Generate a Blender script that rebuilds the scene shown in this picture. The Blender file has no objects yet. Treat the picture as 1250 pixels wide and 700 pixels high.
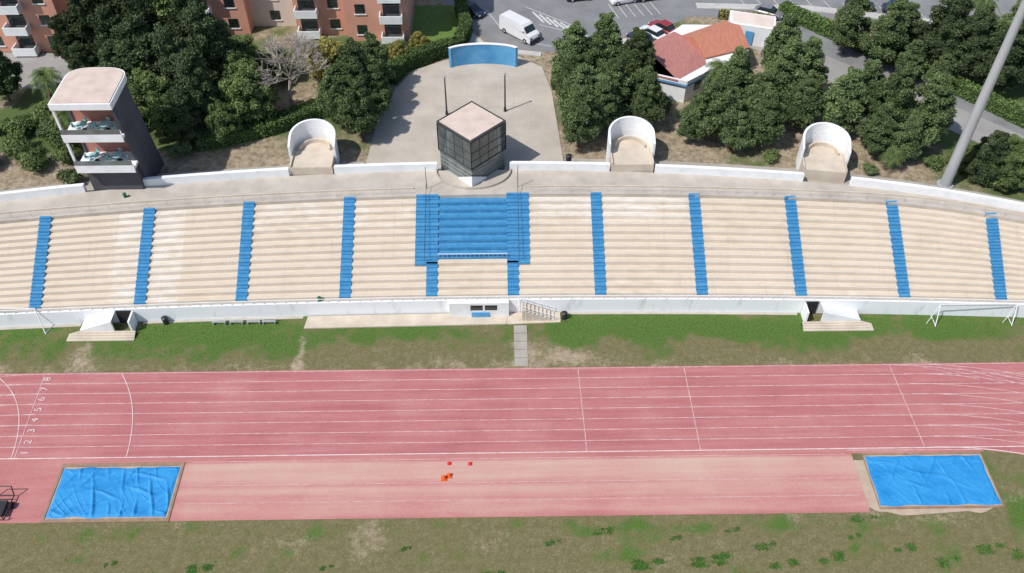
import bpy, math, random
import numpy as np
from mathutils import Vector, noise
random.seed(7); rng=np.random.default_rng(7)
sc=bpy.context.scene; COL=sc.collection
GZ=6.0
# ------------------------------------------------------------ materials
def nn(nt,t,**k):
    n=nt.nodes.new(t)
    for a,b in k.items(): setattr(n,a,b)
    return n
def mat(name,c1,c2=None,scale=1.0,detail=6,rough=.85,spec=.2,bump=0,bscale=8,metal=0,world=True,stretch=(1,1,1),lo=.35,hi=.65,island=False):
    m=bpy.data.materials.new(name);m.use_nodes=True;nt=m.node_tree;L=nt.links
    p=nt.nodes['Principled BSDF']
    p.inputs['Roughness'].default_value=rough;p.inputs['Metallic'].default_value=metal
    p.inputs['Specular IOR Level'].default_value=spec
    if c2 is None: c2=tuple(c*.82 for c in c1)
    if world: src=nn(nt,'ShaderNodeNewGeometry').outputs['Position']
    else: src=nn(nt,'ShaderNodeTexCoord').outputs['Object']
    mp=nn(nt,'ShaderNodeMapping');mp.inputs['Scale'].default_value=stretch
    L.new(src,mp.inputs['Vector'])
    no=nn(nt,'ShaderNodeTexNoise');no.inputs['Scale'].default_value=scale;no.inputs['Detail'].default_value=detail
    no.inputs['Roughness'].default_value=.62
    L.new(mp.outputs[0],no.inputs['Vector'])
    r=nn(nt,'ShaderNodeValToRGB');e=r.color_ramp.elements
    e[0].position=lo;e[0].color=(*c2,1);e[1].position=hi;e[1].color=(*c1,1)
    L.new(no.outputs['Fac'],r.inputs[0])
    col=r.outputs[0]
    if island:
        g=nn(nt,'ShaderNodeNewGeometry')
        mr=nn(nt,'ShaderNodeMapRange');mr.inputs['To Min'].default_value=.6;mr.inputs['To Max'].default_value=1.5
        L.new(g.outputs['Random Per Island'],mr.inputs['Value'])
        oi=nn(nt,'ShaderNodeObjectInfo')
        mr2=nn(nt,'ShaderNodeMapRange');mr2.inputs['To Min'].default_value=.75;mr2.inputs['To Max'].default_value=1.3
        L.new(oi.outputs['Random'],mr2.inputs['Value'])
        mu=nn(nt,'ShaderNodeMath',operation='MULTIPLY');L.new(mr.outputs[0],mu.inputs[0]);L.new(mr2.outputs[0],mu.inputs[1])
        vm=nn(nt,'ShaderNodeVectorMath',operation='SCALE');L.new(col,vm.inputs[0]);L.new(mu.outputs[0],vm.inputs['Scale'])
        col=vm.outputs[0]
    L.new(col,p.inputs['Base Color'])
    if bump:
        n2=nn(nt,'ShaderNodeTexNoise');n2.inputs['Scale'].default_value=bscale;n2.inputs['Detail'].default_value=5
        L.new(src,n2.inputs['Vector'])
        b=nn(nt,'ShaderNodeBump');b.inputs['Strength'].default_value=bump;b.inputs['Distance'].default_value=.05
        L.new(n2.outputs['Fac'],b.inputs['Height']);L.new(b.outputs[0],p.inputs['Normal'])
    return m
WHITE=mat('white_paint',(.80,.81,.82),(.70,.71,.72),scale=.8,lo=.3,hi=.55)
WHITEW=mat('weathered_white_paint',(.83,.84,.86),(.66,.67,.67),scale=1.1,lo=.28,hi=.45,stretch=(1,1,.3))
WALK=mat('walkway_concrete',(.52,.47,.41),(.39,.35,.30),scale=.5,lo=.3,hi=.7)
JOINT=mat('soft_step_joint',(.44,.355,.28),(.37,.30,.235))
BLUE=mat('blue_step_paint',(.05,.225,.43),(.085,.29,.49),scale=1.5,rough=.65,lo=.35,hi=.6)
BLUED=mat('dark_blue_step_paint',(.03,.15,.33),(.045,.20,.38),scale=1.5,rough=.6)
BLUE2=mat('edge_blue_step_paint',(.065,.26,.47),(.045,.20,.40),scale=2,rough=.6)
BLUEW=mat('blue_wall_paint',(.07,.27,.52),(.15,.40,.64),scale=.4,rough=.6)
BEIGE=mat('beige_concrete',(.62,.54,.44),(.48,.41,.33),scale=.7,lo=.3,hi=.7)
ROOFC=mat('pinkish_roof_concrete',(.66,.54,.46),(.52,.42,.36),scale=.7,lo=.3,hi=.7)
DARK=mat('dark_metal',(.03,.03,.035),rough=.5,spec=.4)
DGREY=mat('dark_grey_mullion',(.075,.08,.08),rough=.5,spec=.3)
GREYM=mat('galvanised_metal',(.46,.47,.48),(.38,.39,.40),scale=.6,rough=.5,metal=.2,stretch=(1,1,.2))
DWALL=mat('shade_painted_grey_wall',(.10,.10,.115),(.07,.07,.08),scale=.5)  # tower wall grey, darkened in colour to paint in its shaded side and base
GLASS=mat('dark_window_glass',(.02,.03,.035),(.012,.018,.02),scale=1,rough=.12,spec=.9)
GLASS2=mat('tinted_glass',(.030,.042,.046),(.06,.08,.078),scale=.5,rough=.12,spec=1.0,lo=.45,hi=.55)
GLASS3=mat('pale_tinted_glass',(.17,.20,.195),(.09,.11,.105),scale=.9,rough=.2,spec=.8)
SALMON=mat('salmon_render',(.66,.34,.25),(.57,.29,.21),scale=.3)
BRICKR=mat('brownish_red_render',(.42,.19,.15),(.36,.16,.12),scale=.4)
CREAM=mat('cream_render',(.72,.62,.55),(.62,.53,.46),scale=.4)
TILE=mat('faded_orange_roof_tiles',(.55,.23,.15),(.40,.16,.11),scale=1.6,stretch=(3,.6,1),lo=.3,hi=.7)
TILE2=mat('pinkish_terracotta_roof_tiles',(.44,.20,.17),(.33,.14,.125),scale=1.6,stretch=(3,.6,1),lo=.3,hi=.7)
LEAF=mat('pine_needles',(.150,.200,.082),(.078,.112,.048),scale=.6,rough=.9,spec=.08,island=True)
LEAF2=mat('cypress_foliage',(.094,.126,.058),(.048,.070,.033),scale=.5,rough=.9,spec=.08,island=True)
LEAFY=mat('yellow_green_leaves',(.38,.32,.09),(.20,.19,.06),scale=.5,rough=.9,spec=.1,island=True)
LEAFM=mat('mid_green_leaves',(.155,.205,.070),(.080,.115,.042),scale=.5,rough=.9,spec=.1,island=True)
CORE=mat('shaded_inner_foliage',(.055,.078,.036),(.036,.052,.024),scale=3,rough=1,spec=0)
HEDGE=mat('hedge_leaves',(.11,.175,.05),(.06,.10,.03),scale=1,rough=.9,spec=.1,island=True)
LAWN=mat('bright_lawn',(.14,.22,.055),(.09,.16,.035),scale=1.2,detail=9,lo=.3,hi=.7)
BARK=mat('bark',(.15,.11,.08),(.09,.065,.045),scale=3)
BAREB=mat('bare_pale_twigs',(.45,.39,.35),(.33,.29,.26),scale=3)
ASPH=mat('asphalt',(.25,.25,.255),(.18,.18,.185),scale=.3,detail=9,lo=.3,hi=.7)
ASPHL=mat('pale_asphalt',(.34,.325,.31),(.26,.25,.24),scale=.25,detail=9,lo=.3,hi=.7)
PAVE=mat('pavement_slabs',(.42,.385,.34),(.32,.29,.25),scale=.6,lo=.3,hi=.7)
KERB=mat('kerb_stone',(.52,.50,.47))
LINE=mat('faded_lane_paint',(.62,.45,.44),(.48,.26,.255),scale=1.6,lo=.36,hi=.62)
LINEB=mat('white_line_paint',(.68,.57,.55),(.56,.38,.37),scale=1.6,lo=.33,hi=.55)
RLINE=mat('road_marking_paint',(.62,.62,.60),(.45,.45,.44),scale=2)
SAND=mat('pale_sand',(.50,.40,.30),(.38,.29,.22),scale=1.2,lo=.3,hi=.7)
TAN=mat('tan_timber_border',(.34,.23,.16),(.25,.16,.11),scale=1.2)
ORANGE=mat('orange_plastic',(.75,.13,.03),rough=.5)
RED=mat('red_plastic',(.62,.04,.03),rough=.5)
TYRE=mat('black_rubber',(.02,.02,.02),rough=.8)
GREEN=mat('green_plastic',(.02,.16,.09),rough=.5)
TEAL=mat('pale_teal_plastic',(.30,.52,.52),rough=.5)
def carpaint(n,c): return mat(n,c,tuple(x*.93 for x in c),scale=.5,rough=.25,spec=.6,world=False)
# ------------------------------------------------------------ mesh builder
class MB:
    def __init__(s): s.v=[];s.f=[];s.m=[]
    def add(s,v,f,mi=0):
        o=len(s.v);s.v+=[tuple(p) for p in v]
        for q in f: s.f.append(tuple(i+o for i in q));s.m.append(mi)
    def box(s,x0,x1,y0,y1,z0,z1,mi=0):
        s.add([(x0,y0,z0),(x1,y0,z0),(x1,y1,z0),(x0,y1,z0),(x0,y0,z1),(x1,y0,z1),(x1,y1,z1),(x0,y1,z1)],
         [(0,3,2,1),(4,5,6,7),(0,1,5,4),(1,2,6,5),(2,3,7,6),(3,0,4,7)],mi)
    def prism(s,poly,z0,z1,mi=0,mtop=None):
        n=len(poly)
        if sum(poly[i][0]*poly[(i+1)%n][1]-poly[(i+1)%n][0]*poly[i][1] for i in range(n))<0: poly=poly[::-1]
        v=[(p[0],p[1],z0) for p in poly]+[(p[0],p[1],z1) for p in poly]
        s.add(v,[(i,(i+1)%n,n+(i+1)%n,n+i) for i in range(n)]+[tuple(range(n-1,-1,-1))],mi)
        s.add([(p[0],p[1],z1) for p in poly],[tuple(range(n))],mi if mtop is None else mtop)
    def sheet(s,poly,z,mi=0):
        n=len(poly)
        if sum(poly[i][0]*poly[(i+1)%n][1]-poly[(i+1)%n][0]*poly[i][1] for i in range(n))<0: poly=poly[::-1]
        s.add([(p[0],p[1],z) for p in poly],[tuple(range(n))],mi)
    def tube(s,p0,p1,r0,r1=None,n=8,mi=0):
        r1=r0 if r1 is None else r1
        p0=Vector(p0);p1=Vector(p1);d=(p1-p0)
        if d.length<1e-6: return
        d.normalize();a=d.orthogonal().normalized();b=d.cross(a)
        v=[]
        for p,r in((p0,r0),(p1,r1)):
            for i in range(n):
                t=2*math.pi*i/n;v.append(p+a*(r*math.cos(t))+b*(r*math.sin(t)))
        s.add(v,[(i,(i+1)%n,n+(i+1)%n,n+i) for i in range(n)]+[tuple(range(n-1,-1,-1)),tuple(range(n,2*n))],mi)
    def strip(s,pts,w,z,mi=0):
        L=[];R_=[]
        for i,p in enumerate(pts):
            a=pts[max(0,i-1)];b=pts[min(len(pts)-1,i+1)]
            dx,dy=b[0]-a[0],b[1]-a[1];l=math.hypot(dx,dy) or 1
            nx,ny=-dy/l*w/2,dx/l*w/2
            L.append((p[0]+nx,p[1]+ny,z));R_.append((p[0]-nx,p[1]-ny,z))
        n=len(pts);s.add(R_+L,[(i,i+1,n+i+1,n+i) for i in range(n-1)],mi)
    def mesh(s,name,mats,smooth=False):
        me=bpy.data.meshes.new(name);me.from_pydata(s.v,[],s.f)
        for m in mats: me.materials.append(m)
        me.polygons.foreach_set('material_index',s.m)
        if smooth: me.polygons.foreach_set('use_smooth',[True]*len(s.f))
        me.update();return me
def link(o): COL.objects.link(o);return o
def E(name,loc,label,cat,group=None,rot=0,scale=1):
    o=link(bpy.data.objects.new(name,None));o.location=loc;o.rotation_euler=(0,0,rot);o.scale=(scale,)*3
    o.empty_display_size=.3;o['label']=label;o['category']=cat
    if group:o['group']=group
    return o
def P(mb,name,parent,mats,world=False,label=None,smooth=False,loc=(0,0,0)):
    me=mb if isinstance(mb,bpy.types.Mesh) else mb.mesh(name,mats,smooth)
    o=link(bpy.data.objects.new(name,me));o.parent=parent
    if world:
        b=parent
        off=Vector((0,0,0))
        while b is not None: off+=b.location;b=b.parent
        o.location=-off
    else: o.location=loc
    if label:o['label']=label
    return o
def TH(mb,name,mats,label,cat,group=None,loc=(0,0,0),smooth=False,rot=0):
    me=mb if isinstance(mb,bpy.types.Mesh) else mb.mesh(name,mats,smooth)
    o=link(bpy.data.objects.new(name,me));o.location=loc;o.rotation_euler=(0,0,rot);o['label']=label;o['category']=cat
    if group:o['group']=group
    return o
def ST(mb,name,mats,label=None,cat=None):
    o=link(bpy.data.objects.new(name,mb.mesh(name,mats)));o['kind']='structure'
    o['label']=label or name.replace('_',' ');o['category']=cat or name.replace('_',' ')
    return o
# ------------------------------------------------------------ plan curves of the stand
def Fr(x): return 65.1-0.0005*x*x
def Tp(x): return 75.5-0.0012*(x-2)**2-(0.006*(x-38)**2 if x>38 else 0)
def Bk(x): return 79.75-(.00177 if x<-3 else .0019)*(x+3)**2-(.0034*(x-35)**2 if x>35 else 0)
def ss(a,b,x):
    t=min(1,max(0,(x-a)/(b-a)));return t*t*(3-2*t)
# ------------------------------------------------------------ ground
xs=[-500,-300,-180,-110,-85]+[-70+.5*i for i in range(281)]+[85,110,180,300,500]
ys=[-400,-200,-60,0,20]+[28+.4*i for i in range(96)]+[67+1.0*i for i in range(60)]+[140,170,220,350,600]
def gz(x,y):
    xc=max(-66,min(66,x));a=Fr(xc)+3;b=Bk(xc)-1
    return GZ*min(1,max(0,(y-a)/(b-a)))
def nz(x,y,s,o=0): return noise.fractal(Vector((x*s+o,y*s-o,o)),1,2,4)
def hump(x,y,cx,cy,rx,ry_):
    d=((x-cx)/rx)**2+((y-cy)/ry_)**2
    return math.exp(-d*1.2)
def gcol(x,y):
    g=0;d=0;k=0
    if y<66.5:
        if y>56:
            g=.30
            g+=.8*hump(x,y,-30,62,10,2.4)+.4*hump(x,y,-52,60,6,3)+.4*hump(x,y,-10,61,10,1.5)
            g+=.85*hump(x,y,14,61.8,9,1.8)+.8*hump(x,y,27,61.5,7,2.0)+.6*hump(x,y,45,61,9,2.2)+.2*hump(x,y,-35,58,12,2)
            g-=.32*(1-ss(57,60.8,y))
            d=.10+.75*hump(x,y,-20.6,59,.7,4)+.55*hump(x,y,-42.5,59,1.6,2.5)+.40*hump(x,y,2.4,59,3.5,3.5)+.3*hump(x,y,8,58,8,1.2)
            d+=.36*(1-ss(56.5,58.6,y))+.4*hump(x,y,-53,57,5,1.5)
        elif y<41.5 or x>43.5:
            g=.08+.25*hump(x,y,-33,38.8,14,.9)+.35*hump(x,y,20,38.8,30,.7)
            if x>43.5 and y>38.5: g=.55
            d=.20+.3*hump(x,y,36,39.3,8,1.0)+.15*hump(x,y,-14,37,14,2)+.15*hump(x,y,10,36.5,16,1.5)
        else: g=.3;d=.1
        if y<32: g=.2
        g+=.6*nz(x,y,.23);d+=.4*nz(x,y,.3,7)
        g+=.3*nz(x,y,.9,3)
    else:
        g=.18+.5*nz(x,y,.12,4);d=.75+.5*nz(x,y,.15,9);k=1
        if x<-14 and y>84: g+=.25;d-=.3
        if x>44 and y<100: d-=.35;g+=.2
        if -60<x<-42 and y>88: g+=.4
    return (min(1,max(0,g)),min(1,max(0,d)),k,1)
gv=[];gc=[]
for y in ys:
    for x in xs: gv.append((x,y,gz(x,y)));gc.append(gcol(x,y))
NX=len(xs)
gf=[(j*NX+i,j*NX+i+1,(j+1)*NX+i+1,(j+1)*NX+i) for j in range(len(ys)-1) for i in range(NX-1)]
me=bpy.data.meshes.new('ground');me.from_pydata(gv,[],gf)
ca=me.color_attributes.new('zone','FLOAT_COLOR','POINT');ca.data.foreach_set('color',np.array(gc,dtype=np.float32).ravel())
gm=bpy.data.materials.new('patchy_turf_and_soil');gm.use_nodes=True;nt=gm.node_tree;L=nt.links;p=nt.nodes['Principled BSDF']
p.inputs['Roughness'].default_value=.95;p.inputs['Specular IOR Level'].default_value=.1
at=nn(nt,'ShaderNodeAttribute');at.attribute_name='zone';sp=nn(nt,'ShaderNodeSeparateColor');L.new(at.outputs['Color'],sp.inputs[0])
pos=nn(nt,'ShaderNodeNewGeometry').outputs['Position']
def noi(sc_,det=6,rg=.65):
    n=nn(nt,'ShaderNodeTexNoise');n.inputs['Scale'].default_value=sc_;n.inputs['Detail'].default_value=det;n.inputs['Roughness'].default_value=rg
    L.new(pos,n.inputs['Vector']);return n.outputs['Fac']
def madd(a,b,c):
    m=nn(nt,'ShaderNodeMath',operation='MULTIPLY_ADD')
    for i,v in enumerate((a,b,c)):
        if isinstance(v,(int,float)): m.inputs[i].default_value=v
        else: L.new(v,m.inputs[i])
    return m.outputs[0]
def smth(v,a,b):
    m=nn(nt,'ShaderNodeMapRange',interpolation_type='SMOOTHSTEP');m.inputs['From Min'].default_value=a;m.inputs['From Max'].default_value=b
    L.new(v,m.inputs['Value']);return m.outputs[0]
def mixc(f,a,b):
    m=nn(nt,'ShaderNodeMix',data_type='RGBA')
    L.new(f,m.inputs[0])
    for s,v in((6,a),(7,b)):
        if isinstance(v,tuple): m.inputs[s].default_value=(*v,1)
        else: L.new(v,m.inputs[s])
    return m.outputs[2]
n1=noi(1.6);n2=noi(5,8,.75)
base=mixc(smth(n1,.35,.65),(.175,.152,.074),(.26,.215,.125))
base=mixc(smth(n2,.3,.7),(.12,.116,.048),base)
grn=mixc(smth(n2,.3,.7),(.05,.108,.022),(.12,.19,.045))
c=mixc(smth(madd(madd(n2,1.1,sp.outputs[0]),1,madd(n1,.7,-.9)),.22,.68),base,grn)
dirt=mixc(smth(n1,.3,.7),(.30,.235,.16),(.42,.335,.245))
c=mixc(smth(madd(madd(n2,.9,sp.outputs[1]),1,madd(n1,.6,-.75)),.36,.95),c,dirt)
bk=mixc(smth(n1,.3,.7),(.19,.15,.095),(.40,.33,.24))
c2_=mixc(smth(madd(n2,.6,sp.outputs[0]),.55,.8),bk,(.095,.13,.045))
c=mixc(sp.outputs[2],c,c2_)
L.new(c,p.inputs['Base Color'])
b=nn(nt,'ShaderNodeBump');b.inputs['Strength'].default_value=.6;b.inputs['Distance'].default_value=.08
L.new(noi(9,6,.8),b.inputs['Height']);L.new(b.outputs[0],p.inputs['Normal'])
me.materials.append(gm);me.update()
g=link(bpy.data.objects.new('ground',me));g['kind']='structure';g['label']='patchy green and dry turf ground around the stadium';g['category']='ground'
# ------------------------------------------------------------ track
def surfmat(name,stops,yst,noise_amt,speck):
    m=bpy.data.materials.new(name);m.use_nodes=True;nt=m.node_tree;L=nt.links;p=nt.nodes['Principled BSDF']
    p.inputs['Roughness'].default_value=.9;p.inputs['Specular IOR Level'].default_value=.12
    g=nn(nt,'ShaderNodeNewGeometry');mp=nn(nt,'ShaderNodeMapping');mp.inputs['Scale'].default_value=(.10,1.6,1)
    L.new(g.outputs['Position'],mp.inputs[0])
    a=nn(nt,'ShaderNodeTexNoise');a.inputs['Scale'].default_value=.9;a.inputs['Detail'].default_value=7;a.inputs['Roughness'].default_value=.6;L.new(mp.outputs[0],a.inputs['Vector'])
    b=nn(nt,'ShaderNodeTexNoise');b.inputs['Scale'].default_value=.16;b.inputs['Detail'].default_value=8;b.inputs['Roughness'].default_value=.65;L.new(g.outputs['Position'],b.inputs['Vector'])
    c=nn(nt,'ShaderNodeTexNoise');c.inputs['Scale'].default_value=3.5;c.inputs['Detail'].default_value=6;c.inputs['Roughness'].default_value=.8;L.new(g.outputs['Position'],c.inputs['Vector'])
    def mad(x,k,y):
        q=nn(nt,'ShaderNodeMath',operation='MULTIPLY_ADD');L.new(x,q.inputs[0]);q.inputs[1].default_value=k
        if isinstance(y,float): q.inputs[2].default_value=y
        else: L.new(y,q.inputs[2])
        return q.outputs[0]
    v=mad(a.outputs['Fac'],.55,mad(b.outputs['Fac'],.45,mad(c.outputs['Fac'],speck,-.5*speck-.05)))
    if yst:
        sx=nn(nt,'ShaderNodeSeparateXYZ');L.new(g.outputs['Position'],sx.inputs[0])
        q=nn(nt,'ShaderNodeMapRange');q.inputs['From Min'].default_value=39.9;q.inputs['From Max'].default_value=46.5;L.new(sx.outputs['Y'],q.inputs['Value'])
        rr=nn(nt,'ShaderNodeValToRGB');el=rr.color_ramp.elements
        while len(el)<len(yst): el.new(.5)
        for e,(pp,vv) in zip(el,yst): e.position=pp;e.color=(vv,vv,vv,1)
        L.new(q.outputs[0],rr.inputs[0])
        q2=nn(nt,'ShaderNodeMapRange');q2.inputs['From Min'].default_value=-31;q2.inputs['From Max'].default_value=-28;L.new(sx.outputs['X'],q2.inputs['Value'])
        mm=nn(nt,'ShaderNodeMath',operation='MULTIPLY');L.new(rr.outputs[0],mm.inputs[0]);L.new(q2.outputs[0],mm.inputs[1])
        v=mad(mm.outputs[0],noise_amt,v)
    r=nn(nt,'ShaderNodeValToRGB');el=r.color_ramp.elements
    while len(el)<len(stops): el.new(.5)
    for e,(pp,cc) in zip(el,stops): e.position=pp;e.color=(*cc,1)
    L.new(v,r.inputs[0]);L.new(r.outputs[0],p.inputs['Base Color'])
    return m
TRACK=surfmat('worn_red_running_surface',[(.30,(.365,.128,.130)),(.46,(.43,.166,.165)),(.64,(.49,.235,.222))],None,0,.35)
RUNW=surfmat('faded_pink_running_surface',[(.3,(.38,.14,.138)),(.5,(.46,.195,.183)),(.70,(.51,.28,.24)),(.98,(.54,.375,.305))],[(0,.05),(.12,.45),(.3,.35),(.45,.7),(.52,.35),(.62,.8),(.86,.9),(.9,.15),(1,.0)],.42,.4)
CX1,CX2,CY,R0=-44.6,39.8,10.05,36.5
mb=MB();mb.sheet([(-120,46.4),(140,46.4),(140,56.5),(-120,56.5)],.012)
def annulus(cx,a0,a1,z):
    n=48;vi=[];vo=[]
    for i in range(n+1):
        a=math.radians(a0+(a1-a0)*i/n);vi.append((cx+36.4*math.cos(a),CY+36.4*math.sin(a),z));vo.append((cx+46.45*math.cos(a),CY+46.45*math.sin(a),z))
    mb.add(vi+vo,[(i+1,i,n+1+i,n+2+i) if a1>a0 else (i,i+1,n+2+i,n+1+i) for i in range(n)])
annulus(CX2,90,-90,.006);annulus(CX1,90,270,.006)
ST(mb,'running_track',[TRACK],'worn pinkish red running track with eight lanes','running track')
mb=MB();mb.sheet([(-64,39.95),(31.9,39.9),(31.9,45.95),(44.2,46.0),(44.2,46.45),(-64,46.45)],.020)
ST(mb,'runway',[RUNW],'faded pink long jump runway beside the track','runway')
mb=MB()
for i in range(9):
    y=46.5+1.232*i;w=.08 if i else .10;mi=0 if i else 1
    mb.strip([(-115,y),(135,y)],w,.030,mi)
    for cx,a0,a1 in((CX2,90,-90),(CX1,90,270)):
        r=R0+1.232*i;pts=[(cx+r*math.cos(math.radians(a0+(a1-a0)*k/60)),CY+r*math.sin(math.radians(a0+(a1-a0)*k/60))) for k in range(61)]
        mb.strip(pts,w,.034,mi)
def vline(x0,x1,w=.1,y0=46.5,y1=56.35,z=.038): mb.strip([(x0,y0),(x1,y1)],w,z)
vline(7.6,7.4,.09);vline(18.1,18.0,.09);vline(38.9,38.6,.09)
vline(-44.9,-45.5,.09)
def quad(p0,p1,p2,n=16): return [tuple((1-t)**2*p0[k]+2*t*(1-t)*p1[k]+t*t*p2[k] for k in(0,1)) for t in[i/n for i in range(n+1)]]
mb.strip(quad((-50.4,56.3),(-45.6,53.2),(-45.2,46.5)),.075,.042,1)
mb.strip(quad((-37.9,56.3),(-34.9,52.2),(-34.7,46.5)),.075,.042,1)
mb.strip(quad((39,56.3),(46,56.0),(54,53.6)),.08,.042)
for k in range(6): mb.strip([(41+2.2*k,56.3-.25*k),(47+2.2*k,54.3-.4*k)],.06,.046)
mb.strip([(31.5,46.3),(44,46.2)],.08,.046)
for y in(45.9,41.6,43.4):mb.strip([(-28.5,y),(31.5,y)],.05,.028)
for i in range(1,9):
    cu=bpy.data.curves.new('t','FONT');cu.body=str(i);cu.size=.98;cu.align_x='CENTER';cu.align_y='CENTER'
    t=bpy.data.objects.new('t',cu);COL.objects.link(t);bpy.context.view_layer.update()
    tm=bpy.data.meshes.new_from_object(t.evaluated_get(bpy.context.evaluated_depsgraph_get()))
    y=46.5+1.232*(i-.5);x=-44.1-.10*(y-46.5)
    mb.add([(x-v.co.y,y+v.co.x,.05) for v in tm.vertices],[tuple(q.vertices) for q in tm.polygons],1)
    bpy.data.objects.remove(t);bpy.data.curves.remove(cu);bpy.data.meshes.remove(tm)
ST(mb,'track_markings',[LINE,LINEB],'white painted lane lines and lane numbers','track markings')
# ------------------------------------------------------------ sand pits with tarps
TARP=mat('blue_tarpaulin',(.012,.20,.50),(.035,.28,.60),scale=.35,detail=8,rough=.6,spec=.25,bump=.25,bscale=5,stretch=(1,1.8,1),lo=.42,hi=.7)
def pit(x0,x1,y0,y1,seed,label,border,cre):
    e=E('sand_pit',((x0+x1)/2,(y0+y1)/2,0),label,'sand pit',group='covered long jump pits')
    m=MB();o=border
    m.box(x0-o,x1+o,y1+.12,y1+.12+o,.021,.10);m.box(x0-o,x1+o,y0-.12-o,y0-.12,.021,.10)
    m.box(x0-o,x0-.12,y0-.12,y1+.12,.021,.10);m.box(x1+.12,x1+o,y0-.12,y1+.12,.021,.10)
    P(m,'border',e,[TAN],world=True)
    m=MB();m.sheet([(x0-.12,y0-.12),(x1+.12,y0-.12),(x1+.12,y1+.12),(x0-.12,y1+.12)],.035);P(m,'sand',e,[SAND],world=True)
    nx,ny=220,110;v=[]
    def crease(x,y,ang,freq,o_,pw,wob=.5):
        c_,s_=math.cos(ang),math.sin(ang);u=x*c_+y*s_+wob*noise.noise(Vector((x*.35+o_,y*.35,o_)));w=-x*s_+y*c_
        ph=u*freq+o_;k=math.floor(ph);f=ph-k
        amp=max(0,noise.noise(Vector((k*3.7+o_,w*.35,o_)))+.15)*1.6
        return amp*max(0,1-abs(f-.5)*6)**pw
    for j in range(ny+1):
        for i in range(nx+1):
            u=i/nx;w=j/ny
            x=x0+(x1-x0)*u;y=y0+(y1-y0)*w
            ed=min(u,1-u)*(x1-x0);ef=min(w,1-w)*(y1-y0);ee=min(ed,ef)
            h=.05+.05*noise.noise(Vector((x*.3,y*.3,seed)))+.015*noise.noise(Vector((x*2.2,y*2.2,seed)))
            h+=cre*(.10*crease(x,y,.2,.8,seed+1.3,1.2)+.08*crease(x,y,1.25,.7,seed+2.1,1.2)+.07*crease(x,y,-.6,.75,seed+3.3,1.2)+.05*crease(x,y,2.2,1.1,seed+5.7,1.2)+.035*crease(x,y,.7,1.9,seed+7.7,1.1)+.035*crease(x,y,-1.2,1.8,seed+9.1,1.1))
            x+=.18*noise.noise(Vector((y*.7,seed,int(u>.5))))*(abs(u-.5)*2)**4
            y+=.16*noise.noise(Vector((x*.6,seed+5,int(w>.5))))*(abs(w-.5)*2)**4
            v.append((x,y,.045+max(.0,h)*min(1,ee/.25)))
    m=MB();m.add(v,[(j*(nx+1)+i,j*(nx+1)+i+1,(j+1)*(nx+1)+i+1,(j+1)*(nx+1)+i) for j in range(ny) for i in range(nx)])
    P(m,'tarpaulin',e,[TARP],world=True,smooth=True)
pit(-39.9,-29.5,40.35,45.4,1,'sand pit under wrinkled blue tarpaulin with tan border',.34,2.0)
pit(33.0,43.6,40.5,45.6,9,'sand pit under smooth blue tarpaulin beside the turf',.2,1.0)
m=MB();pts=[]
for k in range(60):
    a=2*math.pi*k/60;cx,cy=37.6,42.7
    rx=6.2+.7*noise.noise(Vector((math.cos(a)*2.5,math.sin(a)*2.5,3)));ry0=3.55+.5*noise.noise(Vector((math.cos(a)*3,math.sin(a)*3,8)))
    c_,s_=math.cos(a),math.sin(a)
    pts.append((cx+rx*(abs(c_)**.45)*(1 if c_>0 else -1),cy+ry0*(abs(s_)**.45)*(1 if s_>0 else -1)*.84))
m.sheet(pts,.004);ST(m,'sand_surround',[SAND],'pale spilled sand around the pit','sand')
def cone(x,y,r,h,mt,label):
    e=E('marker_cone',(x,y,.02),label,'cone')
    m=MB();m.box(-r*1.2,r*1.2,-r*1.2,r*1.2,0,.04);P(m,'base',e,[mt])
    m=MB();m.tube((0,0,.04),(0,0,h),r,r*.25,14);P(m,'cone_body',e,[mt])
cone(-5.45,43.85,.24,.55,ORANGE,'orange plastic marker cone standing on the runway')
cone(-5.0,44.1,.22,.45,ORANGE,'orange plastic marker cone standing on the runway')
cone(-5.05,45.4,.15,.16,RED,'low red marker cone on the runway')
cone(-3.15,45.35,.15,.16,RED,'low red marker cone on the runway')
e=E('equipment_trolley',(-44.2,41.3,.02),'dark metal equipment trolley with two wheels on the track','trolley')
m=MB()
for x in(-.9,.9):
    m.tube((x,-1.2,.35),(x,1.2,.35),.05);m.tube((x,1.2,.35),(x,1.5,1.3),.05);m.tube((x,-1.2,.35),(x,-1.2,.8),.04)
for k in range(7): m.tube((-.9,-1.2+.4*k,.35),(.9,-1.2+.4*k,.35),.035)
m.tube((-.9,1.5,1.3),(.9,1.5,1.3),.05);m.box(-.7,.7,-.9,.5,.38,.62)
P(m,'frame',e,[DARK])
for x in(-1.05,1.05):
    m=MB();m.tube((x-.06,.2,.3),(x+.06,.2,.3),.3,n=16);P(m,'wheel',e,[TYRE])
# ------------------------------------------------------------ grandstand
GS=E('grandstand',(0,70,0),'long curved beige concrete grandstand with blue stair aisles','grandstand')
NR=13;Z0=1.7;Z1=6.6;RISE=(Z1-Z0)/NR
X=[-66+i*.5 for i in range(265)]
def ry(i,x): return Fr(x)+i/NR*(Tp(x)-Fr(x))
def rz(i): return Z0+i*RISE
terr=MB();wear=[]
def wr(x,i):
    t=i/NR;w=0
    def band(a,b,s=1.0): return ss(a-s,a+s,x)*(1-ss(b-s,b+s,x))
    w=max(w,.60*band(-41.3,-33.9,.5)*(0 if -38.6<x<-37.2 else 1))
    w=max(w,.50*band(-27,-14)*ss(.5,.75,t),.60*band(3.2,20.5)*ss(.55,.8,t),.42*band(-14,-9.5)*ss(.45,.7,t))
    w=max(w,.35*band(11,20.5)*(1-ss(.05,.2,t)),.35*band(21,41)*(1-ss(.05,.2,t)))
    return w
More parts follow.
